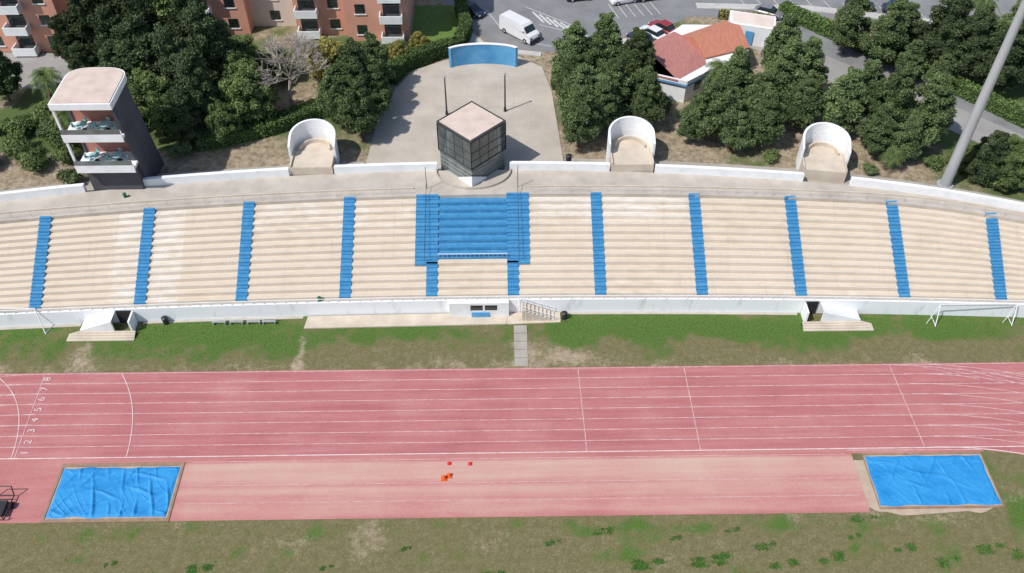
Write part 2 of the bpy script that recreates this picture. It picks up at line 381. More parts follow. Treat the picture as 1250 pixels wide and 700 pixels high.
for i in range(NR):
    for k in range(len(X)-1):
        xa,xb=X[k],X[k+1]
        def q(za,zb,ya0,ya1,yb0,yb1,mi):
            terr.add([(xa,ya0,za),(xb,yb0,za),(xb,yb1,zb),(xa,ya1,zb)],[(0,1,2,3)],mi);wear.extend([wr((xa+xb)/2,i)]*4)
        z=rz(i);zb=rz(i-1) if i else 1.5
        a,b_=ry(i,xa),ry(i,xb);a2,b2=ry(i+1,xa),ry(i+1,xb)
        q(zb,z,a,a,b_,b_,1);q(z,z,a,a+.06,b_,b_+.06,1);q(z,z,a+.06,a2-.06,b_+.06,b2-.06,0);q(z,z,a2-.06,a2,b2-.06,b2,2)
for k in range(len(X)-1):
    xa,xb=X[k],X[k+1]
    terr.add([(xa,Tp(xa),rz(12)),(xb,Tp(xb),rz(12)),(xb,Tp(xb),Z1),(xa,Tp(xa),Z1)],[(0,1,2,3)],1);wear.extend([0]*4)
def seatmat(name,d1,l1,l2,k1):
    global nt,L,pos
    M=bpy.data.materials.new(name);M.use_nodes=True;nt=M.node_tree;L=nt.links;p=nt.nodes['Principled BSDF']
    p.inputs['Roughness'].default_value=.9;p.inputs['Specular IOR Level'].default_value=.15
    pos=nn(nt,'ShaderNodeNewGeometry').outputs['Position']
    at=nn(nt,'ShaderNodeAttribute');at.attribute_name='wear'
    mp=nn(nt,'ShaderNodeMapping');mp.inputs['Scale'].default_value=(.5,1.5,1);L.new(pos,mp.inputs[0])
    na=nn(nt,'ShaderNodeTexNoise');na.inputs['Scale'].default_value=1.1;na.inputs['Detail'].default_value=7;na.inputs['Roughness'].default_value=.7;L.new(mp.outputs[0],na.inputs['Vector'])
    mp2=nn(nt,'ShaderNodeMapping');mp2.inputs['Scale'].default_value=(1.3,.09,.09);L.new(pos,mp2.inputs[0])
    nb=nn(nt,'ShaderNodeTexNoise');nb.inputs['Scale'].default_value=1.4;nb.inputs['Detail'].default_value=6;nb.inputs['Roughness'].default_value=.65;L.new(mp2.outputs[0],nb.inputs['Vector'])
    n3=noi(.12);n4=noi(6,4)
    base=mixc(smth(na.outputs['Fac'],.3,.7),d1,l1)
    base=mixc(smth(n3,.3,.7),base,mixc(smth(n4,.3,.7),k1,l2))
    base=mixc(smth(nb.outputs['Fac'],.55,.85),base,tuple(q*.86 for q in d1))
    f=smth(madd(at.outputs['Fac'],1.0,madd(na.outputs['Fac'],1.8,-1.0)),.15,1.15)
    L.new(mixc(f,base,(.75,.73,.695)),p.inputs['Base Color']);return M
TREAD=seatmat('beige_seating_concrete',(.545,.455,.35),(.65,.56,.45),(.665,.585,.48),(.58,.495,.395))
RISERW=seatmat('pale_seating_riser',(.56,.48,.39),(.68,.60,.505),(.70,.62,.525),(.61,.525,.43))
me=terr.mesh('terrace',[TREAD,RISERW,JOINT])
wa=me.color_attributes.new('wear','FLOAT_COLOR','CORNER')
wa.data.foreach_set('color',np.repeat(np.array(wear,dtype=np.float32)[:,None],4,1).ravel())
P(me,'terrace',GS,None,world=True)
def ribbon(f0,f1,z0,z1,x0,x1,step=1.0,mi=0,mb=None):
    mb=mb or MB();n=max(1,int(round((x1-x0)/step)));xx=[x0+(x1-x0)*i/n for i in range(n+1)]
    v=[]
    for x in xx: v+=[(x,f0(x),z0),(x,f1(x),z0),(x,f1(x),z1),(x,f0(x),z1)]
    F=[]
    for i in range(n):
        a=4*i;b=a+4
        F+=[(a,b,b+3,a+3),(a+3,b+3,b+2,a+2),(a+2,b+2,b+1,a+1),(a+1,b+1,b,a)]
    F+=[(0,3,2,1),(4*n,4*n+1,4*n+2,4*n+3)]
    mb.add(v,F,mi);return mb
P(ribbon(lambda x:Fr(x)-.9,lambda x:Fr(x)-.0,.0,1.5,-66,66),'gangway',GS,[WALK],world=True)
P(ribbon(lambda x:Fr(x)-1.1,lambda x:Fr(x)-.9,-.05,1.95,-66,66),'front_wall',GS,[WHITEW],world=True)
m=MB()
x=-65.5
while x<65.8:
    y=Fr(x)-1.0;m.box(x-.03,x+.03,y-.03,y+.03,1.93,2.4);x+=1.1
ribbon(lambda x:Fr(x)-1.03,lambda x:Fr(x)-.97,2.38,2.44,-66,66,mb=m)
P(m,'front_railing',GS,[WHITE],world=True)
P(ribbon(Tp,Bk,5.0,Z1,-66,66),'walkway',GS,[WALK],world=True)
m=MB();ribbon(lambda x:Tp(x)+1.15,lambda x:Tp(x)+1.3,Z1,Z1+.18,-66,-9.7,mb=m);P(m,'walkway_kerb',GS,[BEIGE],world=True)
m=MB();ribbon(lambda x:Tp(x)+1.15,lambda x:Tp(x)+1.3,Z1,Z1+.18,3.3,66,mb=m);P(m,'walkway_kerb',GS,[BEIGE],world=True)
for x0,x1 in((-66,-45.6),(-40.2,-23.7),(-18.7,-7.2),(.9,12.1),(17.2,33.4),(38.5,66)):
    m=ribbon(lambda x:Bk(x)-.05,lambda x:Bk(x)+.4,Z1-.6,Z1+.95,x0,x1);P(m,'parapet',GS,[WHITE],world=True)
for xa,xb in((-64,-10),(3.5,63.5)):
    m=MB();n=int((xb-xa)/2)
    for i in range(n+1):
        a=xa+2*i;y=Tp(a)+.25;m.tube((a,y,Z1),(a,y,Z1+.9),.018,n=4)
        if i<n: m.tube((a,Tp(a)+.25,Z1+.9),(a+2,Tp(a+2)+.25,Z1+.9),.018,n=4)
    P(m,'top_railing',GS,[GREYM],world=True)
for s in(-66,66):
    m=MB();poly=[(Fr(s)-1.1,0),(Fr(s)-1.1,1.9)]+[(ry(i,s),rz(i)+.1) for i in range(14)]+[(Bk(s)+.4,Z1+.9),(Bk(s)+.4,0)]
    a=[(s+(-.25 if s<0 else .002),y,z) for y,z in poly];b=[(s+(-.002 if s<0 else .25),y,z) for y,z in poly];n=len(poly)
    m.add(a+b,[tuple(range(n)),tuple(range(2*n-1,n-1,-1))]+[(i,(i+1)%n,n+(i+1)%n,n+i) for i in range(n)])
    P(m,'end_wall',GS,[WHITEW],world=True)
def stairs(xc,hw,i0,i1,name='aisle_stairs'):
    m=MB()
    for i in range(i0,i1):
        x0,x1=xc-hw,xc+hw
        y0=min(ry(i,x0),ry(i,x1))-.03;y1=min(ry(i+1,x0),ry(i+1,x1))-.03
        zz=rz(i)
        m.box(x0,x1,y0,y1-.30,zz-.3,zz+.015,0)
        m.box(x0,x1,y1-.30,y1-.002,zz-.25,zz+RISE*.4,1)
    m.box(x0,x1,ry(i1,x0)-.03,ry(i1,x0)+.25,rz(i1)-.3,rz(i1)+.015,0)
    return P(m,name,GS,[BLUE,BLUE2],world=True)
for xc in(-59.3,-48.6,-37.9,-27.4,-16.6,10.3,21.0,31.4,42.2,52.2,62.8): stairs(xc,.60,0,NR)
stairs(-7.5,.60,0,4,'lower_stairs');stairs(1.1,.60,0,4,'lower_stairs')
stairs(-8.13,1.22,4,NR,'side_stairs');stairs(1.70,1.22,4,NR,'side_stairs')
m=MB()
for i in range(5,NR):
    x0,x1=-6.9,.47
    y0=min(ry(i,x0),ry(i,x1))-.02;y1=min(ry(i+1,x0),ry(i+1,x1))-.02
    m.box(x0,x1,y0,y1-.03,rz(i)-.34,rz(i)+.012,0)
    m.box(x0,x1,y1-.03,y1-.001,rz(i)-.34,rz(i)+.03,1)
    m.box(x0+.1,x1-.1,y0+.04,y0+.42,rz(i)+.012,rz(i)+.06,2)
P(m,'central_seating',GS,[BLUE,BLUED,BLUE2],world=True)
m=MB();yv=ry(5,-3.2)-.2;zv=rz(4)
for k in range(16):
    x=-6.85+7.3*k/15;m.tube((x,yv,zv),(x,yv,zv+.75),.015,n=4)
m.box(-6.9,.5,yv-.03,yv+.03,zv+.75,zv+.79);m.box(-6.9,.5,yv-.04,yv+.04,zv+.02,zv+.3,1)
P(m,'seating_rail',GS,[WHITE,BLUE],world=True)
for xh in(-8.25,1.75):
    m=MB();a=(xh,ry(4,xh),rz(4)+.95);b_=(xh,Tp(xh)+1.2,Z1+1.0)
    m.tube(a,b_,.025,n=6)
    for i in range(4,14,2): m.tube((xh,ry(i,xh)+.2,rz(min(i,13))),(xh,ry(i,xh)+.2,rz(min(i,13))+.98),.02,n=6)
    m.tube((xh,Tp(xh)+1.2,Z1),(xh,Tp(xh)+1.2,Z1+3.0),.035,n=6)
    P(m,'handrail',GS,[DARK],world=True)
m=MB();n=18
for k in range(n):
    a0=math.pi+math.pi*k/n;a1=math.pi+math.pi*(k+1)/n;r0,r1=4.1,4.25
    m.add([(-3.2+r0*math.cos(a0),79.6+.78*r0*math.sin(a0),Z1),(-3.2+r0*math.cos(a1),79.6+.78*r0*math.sin(a1),Z1),(-3.2+r0*math.cos(a1),79.6+.78*r0*math.sin(a1),Z1+.3),(-3.2+r0*math.cos(a0),79.6+.78*r0*math.sin(a0),Z1+.3),
      (-3.2+r1*math.cos(a0),79.6+.78*r1*math.sin(a0),Z1),(-3.2+r1*math.cos(a1),79.6+.78*r1*math.sin(a1),Z1),(-3.2+r1*math.cos(a1),79.6+.78*r1*math.sin(a1),Z1+.3),(-3.2+r1*math.cos(a0),79.6+.78*r1*math.sin(a0),Z1+.3)],
      [(0,1,2,3),(4,7,6,5),(3,2,6,7)])
P(m,'curved_low_wall',GS,[WALK],world=True)
def entrance(x0,x1,dx,side,label):
    yb=Fr((x0+x1)/2)-1.1;yf=yb-1.5
    e=link(bpy.data.objects.new('entrance',None));e.parent=GS;e.location=((x0+x1)/2,yb-70,0);e['label']=label
    m=MB()
    a,b_=(x0,dx-.7) if dx-x0>x1-dx else (dx+.7,x1)
    lo_,hi_=(.55,1.75)
    za,zb=(lo_,hi_) if a==x0 else (hi_,lo_)
    yy0,yy1=yf,yf+.2
    m.add([(a,yy0,0),(b_,yy0,0),(b_,yy0,zb),(a,yy0,za),(a,yy1,0),(b_,yy1,0),(b_,yy1,zb),(a,yy1,za)],[(0,1,2,3),(5,4,7,6),(3,2,6,7),(0,3,7,4),(1,5,6,2)])
    m.add([(a,yf+.2,za-.04),(b_,yf+.2,zb-.04),(b_,yb-.003,zb-.04),(a,yb-.003,za-.04)],[(0,1,2,3)])
    c0,c1=(b_+.003,x1) if a==x0 else (x0,a-.003)
    m.box(c1-.18 if a==x0 else c0,c1 if a==x0 else c0+.18,yf,yb-.003,0,1.75)
    P(m,'entrance_wall',e,[WHITE],world=True)
    m=MB();m.box(c0+.1,c1-.2,yb-.06,yb-.004,.02,1.85);P(m,'doorway_panel',e,[DARK],world=True)  # dark panel stands in for the shade inside the exit opening
    m=MB()
    for k in range(4):m.prism([(x0-.3-.3*k*(side<0),yf-.25-.26*k),(x1+.3+.3*k*(side>0),yf-.25-.26*k),(x1+.3+.3*k*(side>0),yf-.03),(x0-.3-.3*k*(side<0),yf-.03)],.002+.001*k,.44-.11*k)
    P(m,'steps',e,[BEIGE],world=True)
entrance(-43.6,-38.2,-39.4,-1,'white walled exit with dark doorway and wide steps')
entrance(31.4,37.2,32.4,1,'white walled exit with concrete steps')
yb=Fr(-2.5)-1.1
bt=link(bpy.data.objects.new('commentary_booth',None));bt.parent=GS;bt.location=(-2.5,yb-70,0)
m=MB();m.box(-5.6,-5.4,yb-.6,yb-.003,0,2.1);m.box(.4,.6,yb-.6,yb-.003,0,2.1);m.box(-5.4,.4,yb-.6,yb-.45,0,.95)
m.box(-5.4,-3.4,yb-.6,yb-.45,.95,2.1);m.box(-.6,.4,yb-.6,yb-.45,.95,2.1);m.box(-2.1,-1.9,yb-.6,yb-.45,.95,1.8)
m.box(-3.4,-.6,yb-.6,yb-.45,1.8,2.1);m.box(-5.4,.4,yb-.45,yb-.003,2.0,2.08)
P(m,'booth_wall',bt,[WHITE],world=True)
for a,b_ in((-3.4,-2.1),(-1.9,-.6)):
    m=MB();m.box(a,b_,yb-.55,yb-.51,.95,1.8);P(m,'window',bt,[GLASS],world=True)
m=MB();m.box(-3.3,-1.5,yb-.75,yb-.62,.1,.8);P(m,'blue_bench',bt,[BLUEW],world=True)
m=MB()
for k in range(8): m.box(2.0+.42*k,2.0+.42*(k+1),yb-1.3,yb-.1,0,1.6-.2*k)
P(m,'service_stairs',GS,[BEIGE],world=True)
m=MB()
for yy in(yb-1.3,yb-.15):
    m.tube((1.6,yy,2.5),(5.4,yy,.85),.03,n=5);m.tube((1.6,yy,2.1),(5.4,yy,.45),.022,n=5)
    for k in range(6): m.tube((1.6+.76*k,yy,0),(1.6+.76*k,yy,2.5-.33*k),.022,n=5)
m.tube((1.6,yb-1.3,2.5),(1.6,yb-.15,2.5),.03,n=5)
P(m,'service_stair_railing',GS,[WHITE],world=True)
m=MB()
ax=[-20.5+i for i in range(22)]
m.prism([(-20.7,62.0)]+[(.3,62.3)]+[(x,Fr(x)-1.25) for x in reversed(ax)],.0,.14)
ST(m,'pavement',[BEIGE],'pale concrete pavement along the stand','pavement')
m=MB();m.prism([(.35,62.3),(6,62.5),(6,63.9),(.35,63.9)],0,.10)
ST(m,'pavement',[BEIGE],'pale concrete pad below the service stairs','pavement')
for a,b_ in((-64,-44),(6.2,31.0),(-37.6,-21)):
    ST(ribbon(lambda x:Fr(x)-1.45,lambda x:Fr(x)-1.115,-.02,.06,a,b_),'pavement_edge',[WALK],'narrow concrete strip beneath the stand wall','pavement')
m=MB()
for k in range(5): m.box(1.1,2.45,56.7+1.1*k,56.7+1.1*k+1.02,0,.05)
ST(m,'path',[PAVE],'short concrete slab path across the turf','path')
# ------------------------------------------------------------ stair enclosures
def enclosure(x,y,rot,label):
    e=E('stair_enclosure',(x,y,Z1-.6),label,'stair enclosure',group='curved white stair enclosures',rot=rot)
    def ring(ro,ri,hf,hb,ext,mb,z0=0):
        pts=[];n=40
        if ext: pts.append(((ro,-ext),(ri,-ext),hf-.5))
        for k in range(n+1):
            a=math.pi*k/n;h=hf+(hb-hf)*max(0,math.sin(a))**.8
            pts.append(((ro*math.cos(a),ro*math.sin(a)),(ri*math.cos(a),ri*math.sin(a)),h))
        if ext: pts.append(((-ro,-ext),(-ri,-ext),hf-.5))
        v=[]
        for o,i_,h in pts: v+=[(o[0],o[1],z0),(i_[0],i_[1],z0),(i_[0],i_[1],h),(o[0],o[1],h)]
        F=[]
        for k in range(len(pts)-1):
            a=4*k;b=a+4;F+=[(a,b,b+3,a+3),(a+3,b+3,b+2,a+2),(a+2,b+2,b+1,a+1)]
        F+=[(0,3,2,1)];q=4*(len(pts)-1);F+=[(q,q+1,q+2,q+3)]
        mb.add(v,F)
    m=MB();ring(2.62,2.38,3.6,4.1,1.3,m,-.2);P(m,'curved_wall',e,[WHITE])
    m=MB()
    for k in range(1,14):
        a=math.pi*k/14;c_,s_=math.cos(a),math.sin(a);m.tube((2.38*c_,2.38*s_,0),(2.38*c_,2.38*s_,3.55),.02,n=4)
    for z in(2.4,3.0):
        for k in range(24):
            a=math.pi*k/24;b=math.pi*(k+1)/24;m.tube((2.38*math.cos(a),2.38*math.sin(a),z),(2.38*math.cos(b),2.38*math.sin(b),z),.016,n=4)
    P(m,'wall_ribs',e,[WHITEW])
    m=MB();n=24
    m.prism([(2.38*math.cos(math.pi*k/n),2.38*math.sin(math.pi*k/n)) for k in range(n+1)],0,1.5);P(m,'landing',e,[BEIGE])
    m=MB();ring(1.75,1.6,1.9,2.0,0,m,1.4);P(m,'inner_wall',e,[BEIGE])
    m=MB();m.box(-2.2,2.2,-3.1,-.003,0,1.6);m.box(-2.36,-2.2,-3.1,-.01,0,1.85);m.box(2.2,2.36,-3.1,-.01,0,1.85)
    P(m,'ramp',e,[BEIGE])
enclosure(-21.2,82.3,0,'white curved stair enclosure at the stand rear beside pines')
enclosure(14.65,82.3,0,'white curved stair enclosure at the stand rear beside paving')
enclosure(36.3,80.8,-.16,'white curved stair enclosure at the stand rear below trees')
# ------------------------------------------------------------ central glazed tower
cx,cy,hd=-3.25,80.6,3.75
CT=E('glazed_box_tower',(cx,cy,6.6),'dark glazed diamond shaped commentary box with flat roof','tower')
cor=[(0,-hd),(hd,0),(0,hd),(-hd,0)]
m=MB();m.prism([(p[0]*.96,p[1]*.96) for p in cor],-.6,2.3);P(m,'lower_glazing',CT,[GLASS3])
m=MB();m.prism([(p[0]*.99,p[1]*.99) for p in cor],2.3,5.75);P(m,'upper_glazing',CT,[GLASS2])
m=MB();m.prism([(p[0]*1.0,p[1]*1.0) for p in cor],5.75,6.0,1);m.prism([(p[0]*.93,p[1]*.93) for p in cor],6.003,6.1,0);P(m,'roof',CT,[ROOFC,DARK])
m=MB()
for k in range(4):
    a=Vector((*cor[k],0));b_=Vector((*cor[(k+1)%4],0))
    for z,r in((2.3,.07),(4.4,.025),(3.3,.02),(6.05,.05)): m.tube(a+Vector((0,0,z)),b_+Vector((0,0,z)),r,n=4)
    for j in range(5):
        q=a.lerp(b_,j/4);m.tube(q+Vector((0,0,2.3)),q+Vector((0,0,5.8)),.022 if j%4 else .05,n=4)
P(m,'frame',CT,[DGREY])
m=MB()
for k in range(4):
    a=Vector((*cor[k],0))*.975;b_=Vector((*cor[(k+1)%4],0))*.975
    for z in(.6,1.15,1.7): m.tube(a+Vector((0,0,z)),b_+Vector((0,0,z)),.022,n=4)
P(m,'light_rails',CT,[GREYM])
m=MB();t=.42
l=Vector((0,-hd,0)).lerp(Vector((-hd,0,0)),t);r_=Vector((0,-hd,0)).lerp(Vector((hd,0,0)),t)
o=Vector((0,-.12,0));a=Vector((0,-hd,0))+o;l=l+o;r_=r_+o
m.add([a+Vector((0,0,-.1)),l+Vector((0,0,-.1)),l+Vector((0,0,.2)),a+Vector((0,0,1.5)),r_+Vector((0,0,-.1)),r_+Vector((0,0,.2))],[(0,3,2,1),(0,4,5,3)])
P(m,'white_prow',CT,[WHITE])
# ------------------------------------------------------------ viewing tower at the stand end
TW=E('viewing_tower',(-41.9,79.3,GZ),'multi level viewing tower with open terraces and beige roof','tower')
def dpoly(s=1,x0=-3.3,x1=2.9,yf=-3.4,yb=1.5,r=1.9):
    pts=[(x0,yf),(x1,yf),(x1,yb)]
    n=14;cx_=(x0+x1)/2;rx=(x1-x0)/2
    for k in range(1,n): a=math.pi*k/n;pts.append((cx_+rx*math.copysign(abs(math.cos(a))**.75,math.cos(a)),yb+r*math.sin(a)**.75))
    pts.append((x0,yb));return [(p[0]*s,p[1]*s) for p in pts]
H_T=12.4
m=MB();m.prism(dpoly(),H_T-.7,H_T+.0);P(m,'roof_edge',TW,[WHITE])
m=MB();m.prism(dpoly(.95),H_T+.003,H_T+.08);P(m,'roof',TW,[ROOFC])
for z in(4.0,8.0):
    m=MB();m.prism(dpoly(.985),z,z+.3,0);P(m,'floor_slab',TW,[WHITE])
for z in(4.0,8.0):
    m=MB();m.box(-3.3,2.9,-3.42,-3.3,z-.25,z+.7);P(m,'balcony_front',TW,[WHITE])
    m=MB();m.box(-3.25,2.85,-3.40,-3.37,z+.702,z+1.3);P(m,'balcony_glass',TW,[GLASS3])
    m=MB();m.box(-2.9,2.5,-.46,-.42,z+.3,z+2.8);P(m,'rear_glazing',TW,[BRICKR])
m=MB();m.add([(2.92,-3.3,H_T-.7),(2.92,1.4,H_T-.7),(3.3,2.8,0),(2.92,-1.2,0),(2.6,-3.3,H_T-.7),(2.6,1.4,H_T-.7),(2.6,2.8,0),(2.6,-1.2,0)],[(0,3,2,1),(4,5,6,7),(0,4,7,3),(1,2,6,5),(0,1,5,4)]);P(m,'side_wall',TW,[DWALL])  # right face coloured dark, shade painted into the wall colour
m=MB();m.box(-3.2,-2.95,-.6,1.0,.0,H_T-.7);m.box(-2.95,2.6,-.4,-.15,.0,H_T-.7);P(m,'rear_wall',TW,[DWALL])
for z0,z1 in((4.3,7.75),(8.3,H_T-.7)):
    m=MB();m.box(-3.25,-3.02,-3.29,-3.05,z0,z1);P(m,'column',TW,[WHITE])
m=MB();m.box(-2.9,2.55,-2.4,-.45,0,3.95);P(m,'ground_floor_wall',TW,[DWALL])  # recessed wall coloured dark for the shadow below the terraces
def table(x,y,z):
    e=E('cafe_table',(x,y,z),'pale teal table with chairs on a tower terrace','table',group='terrace tables')
    m=MB();m.tube((0,0,.7),(0,0,.76),.55,n=16);P(m,'table_top',e,[TEAL])
    m=MB();m.tube((0,0,0),(0,0,.7),.05);m.tube((0,0,0),(0,0,.04),.3,n=12);P(m,'leg',e,[DARK])
    for a in(0,1.6,3.1,4.7):
        c_,s_=math.cos(a)*.85,math.sin(a)*.85
        m=MB();m.box(c_-.2,c_+.2,s_-.2,s_+.2,.4,.45);m.box(c_*1.25-.04-.15*abs(s_),c_*1.25+.04+.15*abs(s_),s_*1.25-.04-.15*abs(c_),s_*1.25+.04+.15*abs(c_),.45,.85)
        for u in(-.17,.17):
            for w in(-.17,.17): m.tube((c_+u,s_+w,0),(c_+u,s_+w,.4),.015,n=4)
        P(m,'chair',e,[TEAL])
for z in(GZ+4.31,GZ+8.31):
    for x in(-43.4,-41.0): table(x,77.3,z)
# ------------------------------------------------------------ floodlight mast
e=E('floodlight_mast',(49.3,76.9,GZ),'tall tapered grey steel floodlight mast behind the stand','floodlight')
m=MB();m.tube((0,0,0),(0,0,34),.60,.30,n=20);m.tube((0,0,0),(0,0,.3),.9,.9,n=16);P(m,'pole',e,[GREYM],smooth=False)
m=MB();m.box(-2.5,2.5,-.2,.2,33.5,34);m.box(-2.5,2.5,-.2,.2,35.5,35.8);m.box(-.15,.15,-.15,.15,34,35.5);P(m,'lamp_frame',e,[GREYM])
for k in range(6):
    m=MB();m.box(-2.4+.82*k,-1.8+.82*k,-.45,-.2,34.3,34.9);P(m,'lamp',e,[GLASS3])
# ------------------------------------------------------------ paved surfaces behind
PLZ=mat('plaza_paving',(.52,.465,.40),(.38,.335,.28),scale=.28,detail=9,lo=.3,hi=.7)
m=MB();m.prism([(-15.6,80.2),(-15.0,90),(-13.4,96.5),(-11.4,101),(-7.3,103.4),(-3,104.9),(1.9,104.6),(5.4,101.6),(6.4,96),(7.2,80.1),(4,79.95),(-3,80.2),(-8,80.1)],5.9,6.10)
ST(m,'plaza',[PLZ],'beige paved plaza behind the grandstand','plaza')
m=MB()
for k in range(-5,6):
    x=-4.2+k*2.0
    y1=101.6-abs(k)*.9;m.strip([(x*.9-.4,84.5),(x,y1)],.07,6.108)
for k in range(8): m.strip([(-14+.2*k,84+2.2*k),(6.0,84+2.2*k)],.06,6.112)
ST(m,'plaza_joints',[WALK],'darker joint lines in the plaza paving','paving joints')
ST(ribbon(lambda x:Bk(x)+.42,lambda x:Bk(x)+2.6,5.9,6.14,-60,-15.7),'rear_pavement',[PAVE],'grey slab pavement behind the stand parapet','pavement')
ST(ribbon(lambda x:Bk(x)+.42,lambda x:Bk(x)+2.8,5.9,6.14,7.3,60),'rear_pavement',[PAVE],'grey slab pavement behind the stand parapet','pavement')
m=MB();m.sheet([(-3.6,111),(-1.0,106.8),(5.6,105.5),(8.6,105.0),(13,107.4),(22,111),(27,114.5),(33,113.5),(36,109),(64,82),(70,86),(48,109),(44,114),(80,110),(80,150),(-30,150),(-9,121)],6.02)
ST(m,'road',[ASPH],'grey asphalt road and turning area','road')
m=MB();m.sheet([(31,108.5),(40.2,99.5),(53,88),(58,82.5),(62.5,85.5),(56,92),(44,103),(36,112)],6.03);ST(m,'path',[ASPHL],'pale grey service path beside hedges','path')
for pl in([(-4.2,111),(-1.3,106.5),(5.5,105.2),(5.3,104.2),(2,104.9),(-3,105.2),(-5,108.6)],[(8.9,104.6),(13.4,107.0),(17.6,108.8),(17.9,107.8),(13.6,105.6),(9.5,103.7)],[(28,116.5),(44,115.5),(60,111.5),(60,113),(44,117),(28,118)]):
    m=MB();m.prism(pl,5.95,6.13);ST(m,'kerbed_pavement',[KERB],'pale kerbed pavement beside the road','pavement')
m=MB();m.sheet([(-17,102.2),(-14,102.8),(-9,105.4),(-6.3,107.4),(-5.6,118),(-12,118),(-12,108),(-17,106.5)],6.035);ST(m,'lawn',[LAWN],'bright green lawn enclosed by a curved hedge','lawn')
m=MB()
for k in range(7):
    x=4.6+.95*k;m.strip([(x,116-.75*k),(x+1.5,113-.62*k)],.32,6.03)
m.strip([(3.6,117.4),(10.6,111.7)],.12,6.034);m.strip([(5.4,112.4),(12.5,109)],.12,6.034)
for k in range(6): m.strip([(15.5+1.2*k,118+.1*k),(16.6+1.2*k,114+.2*k)],.1,6.03)
m.strip([(-2,116.8),(0,111.8),(3,108.0),(8,106.4)],.1,6.034)
for k in range(12): m.strip([(34+2.5*k,121.5-.6*k),(35+2.5*k,117.5-.6*k)],.1,6.03)
ST(m,'road_markings',[RLINE],'white hatched road markings','road markings')
# ------------------------------------------------------------ blue curved wall
e=E('curved_blue_wall',(-2.2,100.9,GZ),'curved bright blue painted wall at the plaza end','wall')
def arcw(rx,ryy,z0,z1,th):
    m=MB();n=20;v=[]
    for k in range(n+1):
        a=math.pi*(.14+.72*k/n);c_,s_=math.cos(a),math.sin(a)
        v+=[(rx*c_,ryy*s_,z0),((rx+th)*c_,(ryy+th)*s_,z0),((rx+th)*c_,(ryy+th)*s_,z1),(rx*c_,ryy*s_,z1)]
    F=[]
    for k in range(n):
        a=4*k;b=a+4;F+=[(a,b,b+3,a+3),(a+3,b+3,b+2,a+2),(a+2,b+2,b+1,a+1)]
    F+=[(0,3,2,1),(4*n,4*n+1,4*n+2,4*n+3)];m.add(v,F);return m
P(arcw(4.6,1.6,0,2.9,.3),'wall_panel',e,[BLUEW]);P(arcw(4.55,1.55,2.903,3.0,.4),'coping',e,[WHITE])
for x,y in((-6.6,91.2),(.5,91.8)):
    e=E('lamp_post',(x,y,6.1),'slender dark lamp post standing on the plaza','lamp post',group='plaza lamp posts')
    m=MB();m.tube((0,0,0),(0,0,5.2),.11,.07);m.tube((0,0,0),(0,0,.5),.18,.15);P(m,'post',e,[DARK])
    m=MB();m.tube((0,0,5.2),(0,0,5.45),.14,.09,n=10);P(m,'lamp_head',e,[GREYM])
# ------------------------------------------------------------ red roofed building
RB=E('red_roofed_building',(24,100,GZ),'low white building with red and orange roofs','building')
m=MB();m.prism([(18.6,95.2),(22.6,93.4),(31.2,100.2),(29.6,106.4),(24,106.6),(18.7,101)],GZ-.05,GZ+3.2);P(m,'wall',RB,[WHITE],world=True)
m=MB();z=GZ+3.2
v=[(18.3,95.0,z),(21.5,93.5,z),(25.6,97,z),(25.3,101,z+.5),(22.5,104,z+.5),(18.2,101.4,z)]
m.add(v+[(a,b,c-.22) for a,b,c in v],[(0,1,2,3,4,5)]+[(i,6+i,6+(i+1)%6,(i+1)%6) for i in range(6)]);P(m,'lower_roof',RB,[TILE2],world=True)
m=MB();z=GZ+3.5
pa,pb,pc,pd=(23.2,103.3),(25.6,98.0),(31.6,100.4),(29.6,107)
v=[(*pb,z),(*pc,z),(30.8,103.6,z+1.2),(24.4,100.8,z+1.2),(*pa,z),(*pd,z)]
v+=[(a,b,c-.2) for a,b,c in v]
m.add(v,[(0,1,2,3),(3,2,5,4),(0,3,4),(1,5,2),(6,9,8,7),(9,10,11,8),(0,6,7,1),(1,7,11,5),(5,11,10,4),(4,10,6,0)]);P(m,'upper_roof',RB,[TILE],world=True)
m2=MB()
for (a,b_) in(((18.45,95.05),(22.6,93.2)),((22.6,93.2),(31.4,100.1))):
    a=Vector((*a,0));b_=Vector((*b_,0));d=(b_-a).normalized();nrm=Vector((d.y,-d.x,0))*.10
    q=[a+nrm,b_+nrm,b_-nrm,a-nrm]
    m2.add([(p.x,p.y,GZ+2.75) for p in q]+[(p.x,p.y,GZ+3.28) for p in q],[(0,1,5,4),(1,2,6,5),(2,3,7,6),(3,0,4,7),(4,5,6,7)],0)
    m2.add([(p.x,p.y-.02,GZ+2.5) for p in q]+[(p.x,p.y-.02,GZ+2.74) for p in q],[(0,1,5,4),(1,2,6,5),(2,3,7,6),(3,0,4,7),(4,5,6,7)],1)
P(m2,'fascia_band',RB,[WHITE,BLUEW],world=True)
for t in(.2,.45,.7):
    a=Vector((22.6,93.38,0)).lerp(Vector((31.2,100.18,0)),t);d=Vector((8.6,6.8,0)).normalized();nr=Vector((d.y,-d.x,0))*.06
    q=[a+nr-d*.6,a+nr+d*.6,a-nr+d*.6,a-nr-d*.6]
    m=MB();m.add([(p.x,p.y,GZ+1.1) for p in q]+[(p.x,p.y,GZ+2.2) for p in q],[(0,1,5,4),(1,2,6,5),(3,0,4,7),(4,5,6,7)]);P(m,'window',RB,[GLASS],world=True)
B2=E('white_annex_building',(34,108,GZ),'small flat roofed white building beside the road','building')
m=MB();m.prism([(30.6,107.6),(36.2,105.8),(37.0,109.2),(31.2,111)],GZ-.05,GZ+2.8);P(m,'wall',B2,[WHITE],world=True)
m=MB();m.prism([(30.9,107.9),(36.0,106.3),(36.6,109),(31.4,110.6)],GZ+2.803,GZ+2.9);P(m,'roof',B2,[CREAM],world=True)
